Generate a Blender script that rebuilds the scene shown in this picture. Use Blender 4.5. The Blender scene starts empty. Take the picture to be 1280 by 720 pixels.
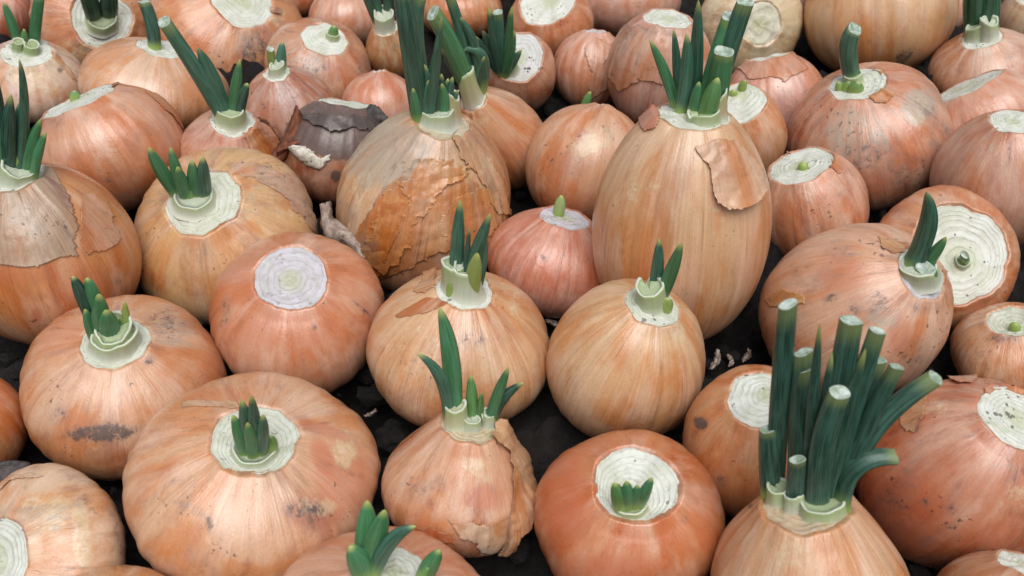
import bpy, math, random
import numpy as np
from mathutils import Vector

# ------------------------------------------------------------------ camera, sky, sun, exposure
S = bpy.context.scene
FPX, PITCH, CAM_H = 1150.0, math.radians(40), 0.335
cam_d = bpy.data.cameras.new('camera'); cam_o = bpy.data.objects.new('camera', cam_d)
S.collection.objects.link(cam_o); S.camera = cam_o
cam_o.location = (0, 0, CAM_H); cam_o.rotation_euler = (math.radians(90) - PITCH, 0, 0)
cam_d.sensor_width = 36; cam_d.lens = 36 * FPX / 1280; cam_d.clip_start = 0.01; cam_d.clip_end = 50
cam_d.dof.use_dof = True; cam_d.dof.focus_distance = 0.44; cam_d.dof.aperture_fstop = 20

SUN_EL, SUN_AZ = math.radians(68), math.radians(168)     # azimuth clockwise from +Y: behind the camera
W = bpy.data.worlds.new('World'); S.world = W; W.use_nodes = True
wn = W.node_tree.nodes; wl = W.node_tree.links
bg = wn['Background']
sky = wn.new('ShaderNodeTexSky'); sky.sky_type = 'NISHITA'; sky.sun_disc = False
sky.sun_elevation = SUN_EL; sky.sun_rotation = SUN_AZ; sky.dust_density = 4.0; sky.air_density = 1.0
hs = wn.new('ShaderNodeHueSaturation'); hs.inputs['Saturation'].default_value = 0.30   # overcast: a nearly grey sky
wl.new(sky.outputs[0], hs.inputs['Color']); wl.new(hs.outputs[0], bg.inputs['Color'])
bg.inputs['Strength'].default_value = 0.075
sun_d = bpy.data.lights.new('sun', 'SUN'); sun_o = bpy.data.objects.new('sun', sun_d); S.collection.objects.link(sun_o)
sun_d.energy = 1.5; sun_d.angle = math.radians(46); sun_d.color = (1, 0.97, 0.94)
sv = Vector((math.sin(SUN_AZ) * math.cos(SUN_EL), math.cos(SUN_AZ) * math.cos(SUN_EL), math.sin(SUN_EL)))
sun_o.rotation_euler = sv.to_track_quat('Z', 'Y').to_euler()
S.view_settings.view_transform = 'Standard'; S.view_settings.look = 'None'
S.view_settings.exposure = 0.5; S.view_settings.gamma = 1
S.render.engine = 'CYCLES'; S.cycles.max_bounces = 8; S.cycles.use_denoising = True

# ------------------------------------------------------------------ reading positions off the photograph
CT, ST = math.cos(PITCH), math.sin(PITCH)
FWD, UP, RT = np.array([0, CT, -ST]), np.array([0, ST, CT]), np.array([1., 0, 0])
CAM = np.array([0, 0, CAM_H]); ZUP = np.array([0, 0, 1.])
def ray(px, py): return FWD + RT * ((px - 640) / FPX) - UP * ((py - 360) / FPX)
def proj(P):
    d = P - CAM; z = d @ FWD
    return 640 + FPX * (d @ RT) / z, 360 - FPX * (d @ UP) / z, z
def unit(v): return v / np.linalg.norm(v)
def hit(px, py, P, n, fallback=None):
    """where the line of sight through a pixel meets the plane through P with normal n"""
    r = ray(px, py); k = r @ n
    if abs(k) < 0.08 * np.linalg.norm(r): return fallback
    return CAM + r * (((P - CAM) @ n) / k)

# ------------------------------------------------------------------ materials
def nodes(name):
    m = bpy.data.materials.new(name); m.use_nodes = True
    t = m.node_tree; b = t.nodes['Principled BSDF']
    return m, t, b
class G:
    """tiny node-graph helper"""
    def __init__(s, t): s.t = t
    def n(s, typ, **k):
        o = s.t.nodes.new(typ)
        for a, v in k.items(): setattr(o, a, v)
        return o
    def put(s, sock, v):
        if isinstance(v, bpy.types.NodeSocket): s.t.links.new(v, sock)
        elif v is not None:
            if hasattr(sock.default_value, '__len__') and not isinstance(v, (tuple, list)): v = (v,) * len(sock.default_value)
            if hasattr(sock.default_value, '__len__') and len(sock.default_value) == 4 and len(v) == 3: v = tuple(v) + (1,)
            sock.default_value = v
    def attr(s, name):
        a = s.n('ShaderNodeAttribute'); a.attribute_name = name; return a
    def math(s, op, a, b=None, c=None, clamp=False):
        o = s.n('ShaderNodeMath', operation=op, use_clamp=clamp)
        for i, v in enumerate((a, b, c)):
            if v is not None: s.put(o.inputs[i], v)
        return o.outputs[0]
    def vmul(s, v, k):
        o = s.n('ShaderNodeVectorMath', operation='MULTIPLY'); s.put(o.inputs[0], v); s.put(o.inputs[1], k); return o.outputs[0]
    def noise(s, vec, scale, detail=3, rough=.55, dist=0):
        o = s.n('ShaderNodeTexNoise'); s.put(o.inputs['Vector'], vec)
        o.inputs['Scale'].default_value = scale; o.inputs['Detail'].default_value = detail
        o.inputs['Roughness'].default_value = rough; o.inputs['Distortion'].default_value = dist
        return o.outputs['Fac']
    def smooth(s, v, lo, hi, a=0., b=1.):
        o = s.n('ShaderNodeMapRange', interpolation_type='SMOOTHSTEP')
        s.put(o.inputs[0], v); o.inputs[1].default_value = lo; o.inputs[2].default_value = hi
        o.inputs[3].default_value = a; o.inputs[4].default_value = b
        return o.outputs[0]
    def mix(s, f, a, b, mode='MIX'):
        o = s.n('ShaderNodeMix', data_type='RGBA', blend_type=mode)
        s.put(o.inputs[0], f); s.put(o.inputs[6], a); s.put(o.inputs[7], b); return o.outputs[2]
    def sep(s, v):
        o = s.n('ShaderNodeSeparateXYZ'); s.put(o.inputs[0], v); return o.outputs
    def bump(s, hgt, strength, dist, normal=None):
        o = s.n('ShaderNodeBump'); s.put(o.inputs['Height'], hgt)
        o.inputs['Strength'].default_value = strength; o.inputs['Distance'].default_value = dist
        if normal is not None: s.put(o.inputs['Normal'], normal)
        return o.outputs[0]

def make_skin(name='onion_skin', thin_skin=False):
    m, t, b = nodes(name); g = G(t)
    tint = g.attr('tint'); marks = g.attr('marks'); flow = g.attr('flow').outputs['Vector']; ext = g.attr('ext')
    obj = g.n('ShaderNodeTexCoord').outputs['Object']
    T = tint.outputs['Color']
    e0 = g.sep(ext.outputs['Vector']); e = [e0[0], g.math('MULTIPLY', e0[1], .75), e0[2]]                 # x: along 0 root .. 1 neck, y: streakiness, z: dirtiness
    mk = g.n('ShaderNodeSeparateColor'); t.links.new(marks.outputs['Color'], mk.inputs[0])
    fine = g.noise(g.vmul(flow, (15, 15, .9)), 1, 5, .65)
    mid = g.noise(g.vmul(flow, (6, 6, 1.3)), 1, 4, .6, .5)
    broad = g.noise(flow, 1.35, 4, .6, .5)
    broad2 = g.noise(g.vmul(flow, (1.9, 1.9, 1.3)), 1.4, 3, .55)
    grain = g.noise(obj, 420, 4, .7)
    # base colour with deeper orange-brown and paler, pinker areas that belong to the skin itself
    deep = g.mix(1, T, (.91, .64, .43), 'MULTIPLY')
    pale = g.mix(.42, T, (.80, .62, .50))
    c = g.mix(g.smooth(broad, .40, .60), deep, T)
    c = g.mix(g.math('MULTIPLY', g.smooth(broad2, .45, .7), .75), c, pale)
    # meridional streaks
    c = g.mix(g.math('MULTIPLY', g.smooth(mid, .5, .72), .15), c, pale)
    sA = g.math('MULTIPLY', g.smooth(fine, .54, .36), e[1])
    c = g.mix(g.math('MULTIPLY', sA, .34), c, g.mix(1, c, (.66, .46, .33), 'MULTIPLY'))
    thin = g.noise(g.vmul(flow, (34, 34, .8)), 1, 3, .6)
    c = g.mix(g.math('MULTIPLY', g.smooth(thin, .62, .68), g.math('MULTIPLY', e[1], .3)), c, g.mix(1, c, (.55, .36, .25), 'MULTIPLY'))
    ln = g.math('ABSOLUTE', g.math('SUBTRACT', g.noise(g.vmul(flow, (11, 11, .22)), 1, 1, .4), .5))
    c = g.mix(g.math('MULTIPLY', g.smooth(ln, .010, .003), g.math('MULTIPLY', g.smooth(broad2, .4, .55), e[1])), c, g.mix(1, c, (.55, .36, .26), 'MULTIPLY'))
    # crisp veins and a fine dry mottle
    veins = g.math('ADD', g.math('MULTIPLY', g.math('SUBTRACT', g.noise(g.vmul(flow, (26, 26, .5)), 1, 2, .6), .5), 1.0), g.math('MULTIPLY', g.math('SUBTRACT', g.noise(g.vmul(flow, (44, 44, 1.6)), 1, 2, .6), .5), .7))
    vf = g.math('MULTIPLY_ADD', g.math('MULTIPLY', veins, g.math('MULTIPLY_ADD', e[1], .9, .15)), .62, 1.0)
    mf = g.math('MULTIPLY_ADD', g.math('SUBTRACT', g.noise(obj, 900, 5, .8), .5), .55, 1.0)
    vv = g.n('ShaderNodeVectorMath', operation='SCALE'); g.put(vv.inputs[0], c); g.put(vv.inputs['Scale'], g.math('MULTIPLY', vf, mf)); c = vv.outputs[0]
    # brownish mauve discoloured areas
    mv = g.noise(g.vmul(flow, (1.6, 1.6, 1.1)), 1.25, 5, .68, .6)
    c = g.mix(g.math('MULTIPLY', g.smooth(mv, .52, .68), g.math('MULTIPLY_ADD', e[2], .60, .12)), c, g.mix(1, c, (.62, .50, .52), 'MULTIPLY'))
    mv2 = g.noise(g.vmul(flow, (2.2, 2.2, .9)), 1.1, 4, .6, .4)
    c = g.mix(g.math('MULTIPLY', g.smooth(mv2, .52, .70), .5), c, g.mix(1, c, (.93, .70, .52), 'MULTIPLY'))
    # red blush
    red = g.math('MULTIPLY', marks.outputs['Alpha'], g.smooth(g.math('ADD', broad, g.math('MULTIPLY', marks.outputs['Alpha'], .4)), .5, .85))
    c = g.mix(g.math('MULTIPLY', red, .75), c, (.50, .13, .055))
    # pale, peeled or corky patches
    pn = g.math('ADD', mk.outputs[2], g.math('MULTIPLY', g.math('SUBTRACT', g.noise(obj, 120, 6, .68), .5), 1.9))
    pm = g.smooth(pn, .30, .68)
    pm = g.math('MULTIPLY', pm, g.smooth(mk.outputs[2], .0, .15))
    c = g.mix(g.math('MULTIPLY', pm, .66), c, g.mix(g.smooth(grain, .4, .65), (.60, .44, .25), (.72, .60, .42)))
    # grey-green dusty bloom
    gn = g.math('ADD', mk.outputs[1], g.math('MULTIPLY', g.math('SUBTRACT', g.noise(g.vmul(flow, (3, 3, 2)), 2.2, 6, .72), .5), 2.2))
    gm = g.math('MULTIPLY', g.smooth(gn, .25, .85), g.smooth(mk.outputs[1], 0, .2))
    c = g.mix(g.math('MULTIPLY', gm, .68), c, g.mix(grain, (.30, .27, .21), (.50, .46, .38)))
    # overall dusting
    dust = g.math('MULTIPLY', g.smooth(g.noise(g.vmul(flow, (2.4, 2.4, 2)), 1.5, 5, .7), .52, .72), e[2])
    c = g.mix(g.math('MULTIPLY', dust, .42), c, (.24, .185, .17))
    film = g.math('MULTIPLY', g.smooth(g.noise(g.vmul(flow, (3.3, 3.3, 2.6)), 1.3, 7, .78, .4), .55, .66), g.smooth(g.noise(flow, 1.1, 2), .48, .62))
    c = g.mix(g.math('MULTIPLY', film, g.math('MULTIPLY', e[2], .55)), c, g.mix(1, c, (.40, .36, .38), 'MULTIPLY'))
    # soil smears and specks
    mk0 = g.math('MINIMUM', mk.outputs[0], 1.2)
    dA = g.math('ADD', g.noise(obj, 170, 8, .78), g.math('MULTIPLY', g.math('SUBTRACT', g.noise(g.vmul(flow, (6, 6, 6)), 3.1, 6, .75), .5), .8))
    dn = g.math('ADD', g.math('MULTIPLY', mk0, .62), g.math('MULTIPLY', g.math('SUBTRACT', dA, .5), 1.35))
    dm = g.math('MULTIPLY', g.smooth(dn, .34, .66), g.smooth(mk0, 0, .15))
    halo = g.math('MULTIPLY', mk0, g.smooth(dA, .22, .72))
    c = g.mix(g.math('MULTIPLY', halo, .75), c, (.20, .135, .125))
    c = g.mix(g.math('MULTIPLY', dm, .80), c, g.mix(grain, (.035, .025, .024), (.12, .09, .08)))
    nz = g.n('ShaderNodeTexNoise'); g.put(nz.inputs['Vector'], obj); nz.inputs['Scale'].default_value = 330; nz.inputs['Detail'].default_value = 4
    dv = g.n('ShaderNodeVectorMath', operation='MULTIPLY_ADD'); g.put(dv.inputs[0], nz.outputs['Color']); g.put(dv.inputs[1], (.0075,) * 3); g.put(dv.inputs[2], obj)
    objd = dv.outputs[0]
    vor = g.n('ShaderNodeTexVoronoi', feature='F1'); g.put(vor.inputs['Vector'], objd); vor.inputs['Scale'].default_value = 260
    vs = g.smooth(g.math('SUBTRACT', g.math('MULTIPLY', g.smooth(g.noise(obj, 38, 3, .6), .46, .66), g.math('MULTIPLY', g.math('MINIMUM', e[2], 1.), .26)), vor.outputs['Distance']), -.06, .06)
    vor2 = g.n('ShaderNodeTexVoronoi', feature='F1'); g.put(vor2.inputs['Vector'], g.vmul(objd, (1, 1, .6))); vor2.inputs['Scale'].default_value = 150
    vs2 = g.smooth(g.math('SUBTRACT', g.math('MULTIPLY', g.smooth(g.noise(obj, 30, 3), .54, .72), g.math('MULTIPLY', g.math('MINIMUM', e[2], .75), .12)), g.math('ADD', vor2.outputs['Distance'], g.math('MULTIPLY', grain, .16))), -.07, .05)
    sp = g.math('MAXIMUM', vs, vs2)
    c = g.mix(g.math('MULTIPLY', sp, g.smooth(grain, .3, .6, .35, .8)), c, (.06, .04, .033))
    # dry brown rim round the cut
    c = g.mix(g.math('MULTIPLY', g.smooth(g.math('ADD', e[0], g.math('MULTIPLY', g.math('SUBTRACT', g.noise(flow, 6, 4), .5), .03)), .982, .994), g.smooth(g.noise(flow, 2.2, 3), .42, .6, .1, .65)), c, (.26, .13, .07))
    g.put(b.inputs['Base Color'], c)
    g.put(b.inputs['Roughness'], g.smooth(g.math('ADD', broad, g.math('MULTIPLY', dm, .5)), .3, .8, .26, .42))
    b.inputs['Specular IOR Level'].default_value = .8
    b.inputs['Coat Weight'].default_value = .24; b.inputs['Coat Roughness'].default_value = .24
    hb = g.math('ADD', g.math('MULTIPLY', veins, .8), g.math('ADD', g.math('MULTIPLY', fine, .4), g.math('ADD', g.math('MULTIPLY', thin, .35), g.math('MULTIPLY', mid, .3))))
    wrk = g.noise(g.vmul(flow, (3.2, 3.2, 2.4)), 1.6, 6, .7, 1.2)
    n0 = g.bump(wrk, .22, .0022)
    g.put(b.inputs['Coat Normal'], g.bump(g.math('ADD', wrk, g.math('MULTIPLY', veins, .25)), .16, .0016))
    n1 = g.bump(hb, .20, .0010, n0)
    n2 = g.bump(g.math('ADD', g.math('MULTIPLY', grain, .4), g.math('ADD', g.math('MULTIPLY', dm, .8), g.math('MULTIPLY', pm, .5))), .25, .0005, n1)
    g.put(b.inputs['Normal'], n2)
    if thin_skin:                                        # torn, paper-thin skin lets some light through
        tr = g.n('ShaderNodeBsdfTranslucent'); g.put(tr.inputs['Color'], g.mix(1, c, (1, .72, .45), 'MULTIPLY')); mx = g.n('ShaderNodeMixShader')
        mx.inputs[0].default_value = .10; out = [x for x in t.nodes if x.type == 'OUTPUT_MATERIAL'][0]
        t.links.new(b.outputs[0], mx.inputs[1]); t.links.new(tr.outputs[0], mx.inputs[2]); t.links.new(mx.outputs[0], out.inputs['Surface'])
    return m

def make_cut():
    m, t, b = nodes('cut_onion_flesh'); g = G(t)
    tint = g.attr('tint').outputs['Color']; ext = g.sep(g.attr('ext').outputs['Vector'])    # x: ring phase, y: radius 0..1, z: dirt
    flow = g.attr('flow').outputs['Vector']
    obj = g.n('ShaderNodeTexCoord').outputs['Object']
    gr = g.noise(obj, 500, 4, .7)
    wob = g.noise(flow, 2.2, 4, .6)
    ph = g.math('FRACT', g.math('ADD', ext[0], g.math('MULTIPLY', wob, 1.1)))
    ring = g.math('ABSOLUTE', g.math('SUBTRACT', ph, .5))
    line = g.smooth(ring, .34, .5)
    vary = g.smooth(g.noise(g.vmul(flow, (1.5, 1.5, 1)), 2.6, 4, .7), .42, .74)
    big = g.noise(flow, 1.7, 4, .65, .6)
    c = g.mix(g.smooth(big, .40, .66), tint, g.mix(1, tint, (.80, .82, .72), 'MULTIPLY'))
    c = g.mix(g.math('MULTIPLY', g.smooth(gr, .35, .7), .35), c, (.68, .68, .63))
    c = g.mix(g.math('MULTIPLY', line, g.math('MULTIPLY_ADD', vary, .7, .08)), c, g.mix(1, tint, (.50, .52, .44), 'MULTIPLY'))
    c = g.mix(g.math('MULTIPLY', g.smooth(ext[1], .5, .12), .55), c, (.42, .46, .24))
    st = g.math('MULTIPLY', g.smooth(g.noise(flow, 5, 5, .7), .52, .7), .35)
    c = g.mix(st, c, (.40, .34, .27))
    dn = g.smooth(g.math('ADD', g.noise(obj, 330, 5, .7), g.math('MULTIPLY', g.noise(obj, 60, 2), .55)), .93, 1.0)
    vor = g.n('ShaderNodeTexVoronoi', feature='F1'); g.put(vor.inputs['Vector'], obj); vor.inputs['Scale'].default_value = 330
    vs = g.math('LESS_THAN', vor.outputs['Distance'], g.math('MULTIPLY', g.smooth(g.noise(obj, 70, 3), .48, .66), .36))
    c = g.mix(g.math('MULTIPLY', g.math('MAXIMUM', dn, vs), g.math('MULTIPLY', ext[2], .85)), c, (.07, .055, .045))
    c = g.mix(g.math('MULTIPLY', g.smooth(g.math('ADD', ext[1], g.math('MULTIPLY', wob, .1)), .97, 1.06), .6), c, (.28, .17, .10))
    g.put(b.inputs['Base Color'], c); b.inputs['Roughness'].default_value = .5
    b.inputs['Subsurface Weight'].default_value = .25; b.inputs['Subsurface Radius'].default_value = (.5, .5, .35); b.inputs['Subsurface Scale'].default_value = .002
    g.put(b.inputs['Normal'], g.bump(g.math('ADD', g.math('MULTIPLY', line, -.45), g.math('MULTIPLY', gr, .8)), .5, .0006))
    return m

def make_leaf():
    m, t, b = nodes('green_onion_leaf'); g = G(t)
    ext = g.sep(g.attr('ext').outputs['Vector'])          # x: along, y: distance from the base, z: tip is yellow
    tint = g.attr('tint').outputs['Color']; flow = g.attr('flow').outputs['Vector']
    obj = g.n('ShaderNodeTexCoord').outputs['Object']
    vein = g.noise(g.vmul(flow, (9, 9, .35)), 1, 4, .6)
    blot = g.noise(g.vmul(flow, (1.8, 1.8, .5)), 1.2, 3, .55)
    c = g.mix(g.smooth(blot, .35, .68), g.mix(1, tint, (.78, .80, .72), 'MULTIPLY'), g.mix(.18, tint, (.12, .30, .22)))
    c = g.mix(g.math('MULTIPLY', g.smooth(vein, .42, .66), .5), c, g.mix(.35, c, (.20, .36, .27)))
    c = g.mix(g.smooth(g.math('ADD', ext[1], g.math('MULTIPLY', blot, .10)), .42, .10), c, (.28, .40, .10))
    c = g.mix(g.math('MULTIPLY', g.smooth(ext[0], .86, 1.0), ext[2]), c, (.42, .46, .14))
    g.put(b.inputs['Base Color'], c)
    g.put(b.inputs['Roughness'], g.smooth(vein, .3, .7, .22, .38)); b.inputs['Specular IOR Level'].default_value = .5
    g.put(b.inputs['Normal'], g.bump(vein, .3, .0006))
    return m

def make_sheath():
    m, t, b = nodes('pale_sheath'); g = G(t)
    ext = g.sep(g.attr('ext').outputs['Vector']); tint = g.attr('tint').outputs['Color']; flow = g.attr('flow').outputs['Vector']
    vein = g.noise(g.vmul(flow, (8, 8, .5)), 1, 4, .6)
    c = g.mix(g.math('MULTIPLY', g.smooth(vein, .4, .7), .4), tint, g.mix(1, tint, (.70, .80, .60), 'MULTIPLY'))
    c = g.mix(g.math('MULTIPLY', g.smooth(ext[0], .45, .95), .55), c, (.34, .44, .17))
    c = g.mix(g.smooth(ext[0], .5, .0), c, (.58, .60, .50))
    c = g.mix(g.smooth(ext[0], .95, 1.), c, (.58, .62, .52))
    g.put(b.inputs['Base Color'], c); b.inputs['Roughness'].default_value = .42
    b.inputs['Subsurface Weight'].default_value = .25; b.inputs['Subsurface Radius'].default_value = (.5, .6, .3); b.inputs['Subsurface Scale'].default_value = .002
    g.put(b.inputs['Normal'], g.bump(vein, .3, .0005))
    return m

def make_tip():
    m, t, b = nodes('cut_leaf_end'); g = G(t)
    obj = g.n('ShaderNodeTexCoord').outputs['Object']
    n = g.noise(obj, 330, 4, .65)
    g.put(b.inputs['Base Color'], g.mix(g.smooth(n, .35, .7), (.22, .30, .21), (.54, .62, .58))); b.inputs['Roughness'].default_value = .5
    g.put(b.inputs['Normal'], g.bump(n, .5, .0006))
    return m

def make_soil():
    m, t, b = nodes('dark_soil'); g = G(t)
    obj = g.n('ShaderNodeTexCoord').outputs['Object']
    n = g.noise(obj, 60, 8, .7); n2 = g.noise(obj, 420, 4, .7)
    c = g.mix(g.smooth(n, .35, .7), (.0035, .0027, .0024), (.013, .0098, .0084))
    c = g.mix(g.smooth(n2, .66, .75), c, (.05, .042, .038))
    g.put(b.inputs['Base Color'], c); b.inputs['Roughness'].default_value = .95
    g.put(b.inputs['Normal'], g.bump(g.math('ADD', n, g.math('MULTIPLY', n2, .5)), 1, .004))
    return m

def make_husk(name, ca, cb, sc=90):
    m, t, b = nodes(name); g = G(t)
    obj = g.n('ShaderNodeTexCoord').outputs['Object']
    n = g.noise(g.vmul(obj, (1, 1, .3)), sc * 4, 5, .65); n2 = g.noise(obj, sc, 4, .7)
    c = g.mix(g.smooth(n, .35, .68), ca, cb)
    c = g.mix(g.smooth(n2, .58, .68), c, (.06, .045, .04))
    g.put(b.inputs['Base Color'], c); b.inputs['Roughness'].default_value = .8
    g.put(b.inputs['Normal'], g.bump(n, .6, .001))
    return m
M_FLAP = make_skin('torn_onion_skin', True)
M_SKIN, M_CUT, M_LEAF, M_SHEATH, M_TIP, M_SOIL = make_skin(), make_cut(), make_leaf(), make_sheath(), make_tip(), make_soil()
M_HUSK = make_husk('dry_grey_husk', (.22, .16, .13), (.46, .38, .32))
M_WHITE_HUSK = make_husk('dry_white_husk', (.42, .38, .31), (.70, .67, .60))
M_DARK = make_husk('dark_crumb', (.03, .025, .025), (.10, .085, .085))

# ------------------------------------------------------------------ mesh helpers
def link(o, parent=None):
    S.collection.objects.link(o)
    if parent is not None: o.parent = parent
    return o
def grid_mesh(name, P, closed_u, mat, parent, attrs, origin, quads=None, cap=None):
    """P: (nv, nu, 3) world points -> one smooth mesh; attrs: {name: (nv, nu, k)}"""
    nv, nu = P.shape[:2]
    if quads is None:
        iu = np.arange(nu if closed_u else nu - 1); iv = np.arange(nv - 1)
        U, V = np.meshgrid(iu, iv); U2 = (U + 1) % nu
        quads = np.stack([V * nu + U, V * nu + U2, (V + 1) * nu + U2, (V + 1) * nu + U], -1).reshape(-1, 4)
    verts = P.reshape(-1, 3)
    used = None
    if len(quads) < (nv - 1) * (nu - 1) * .98:
        used = np.unique(quads); remap = np.full(len(verts), -1); remap[used] = np.arange(len(used))
        quads = remap[quads]; verts = verts[used]
    me = bpy.data.meshes.new(name)
    n, f = len(verts), len(quads)
    me.vertices.add(n); me.vertices.foreach_set('co', (verts - origin).astype(np.float32).ravel())
    me.loops.add(f * 4); me.loops.foreach_set('vertex_index', quads.astype(np.int32).ravel())
    me.polygons.add(f); me.polygons.foreach_set('loop_start', np.arange(0, f * 4, 4, dtype=np.int32))
    me.polygons.foreach_set('use_smooth', np.ones(f, bool))
    me.update(calc_edges=True)
    for k, A in attrs.items():
        A = np.broadcast_to(A, (nv, nu, A.shape[-1])).reshape(nv * nu, -1)
        if used is not None: A = A[used]
        if A.shape[1] == 4:
            a = me.attributes.new(k, 'FLOAT_COLOR', 'POINT'); a.data.foreach_set('color', A.astype(np.float32).ravel())
        else:
            a = me.attributes.new(k, 'FLOAT_VECTOR', 'POINT'); a.data.foreach_set('vector', A.astype(np.float32).ravel())
    me.materials.append(mat)
    o = bpy.data.objects.new(name, me); link(o, parent)
    return o
def wave(rng, th, v, K, amp, fv=2.0):
    """smooth random function of angle (periodic) and height"""
    out = 0
    for k in K:
        p1, p2, a = rng.uniform(0, 6.28), rng.uniform(0, 6.28), rng.uniform(.5, 1)
        out = out + a * np.sin(k * th + p1 + 1.3 * np.sin(fv * v * 3 + p2))
    return amp * out / max(1, len(K)) ** .5

def in_poly(x, y, poly):
    inside = np.zeros(x.shape, bool); d2 = np.full(x.shape, 1e9)
    m = len(poly)
    for i in range(m):
        x1, y1 = poly[i]; x2, y2 = poly[(i + 1) % m]
        cond = (y1 > y) != (y2 > y)
        with np.errstate(divide='ignore', invalid='ignore'):
            xi = (x2 - x1) * (y - y1) / ((y2 - y1) if y2 != y1 else 1e-9) + x1
        inside ^= cond & (x < xi)
        L = (x2 - x1) ** 2 + (y2 - y1) ** 2 + 1e-9
        tt = np.clip(((x - x1) * (x2 - x1) + (y - y1) * (y2 - y1)) / L, 0, 1)
        d2 = np.minimum(d2, (x - x1 - tt * (x2 - x1)) ** 2 + (y - y1 - tt * (y2 - y1)) ** 2)
    return inside, np.sqrt(d2)

# ------------------------------------------------------------------ an onion
TINT = dict(tan=(.64, .385, .235), pink=(.64, .375, .26), orange=(.63, .32, .155), red=(.57, .245, .125), pale=(.68, .50, .36),
            papery=(.64, .42, .25), rose=(.62, .355, .28), white=(.66, .60, .42), gold=(.64, .39, .185), brown=(.50, .29, .18), dark=(.24, .15, .125))
CUT = dict(white=(.68, .70, .64), green=(.61, .63, .54), lilac=(.56, .53, .60), cream=(.64, .62, .48))
LEAF = dict(blue=(.038, .115, .076), dark=(.022, .064, .044), fresh=(.11, .26, .06), mid=(.055, .20, .075), lime=(.30, .38, .08), cream=(.55, .56, .30))
SHEATH = dict(pale=(.40, .47, .29), white=(.50, .54, .43), green=(.30, .38, .19), cream=(.50, .51, .32), dry=(.48, .40, .26))
ONIONS = {}
def tube_path(b0, b1, b2, n):
    t = np.linspace(0, 1, n)[:, None]
    return (1 - t) ** 2 * b0 + 2 * t * (1 - t) * b1 + t ** 2 * b2
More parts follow.
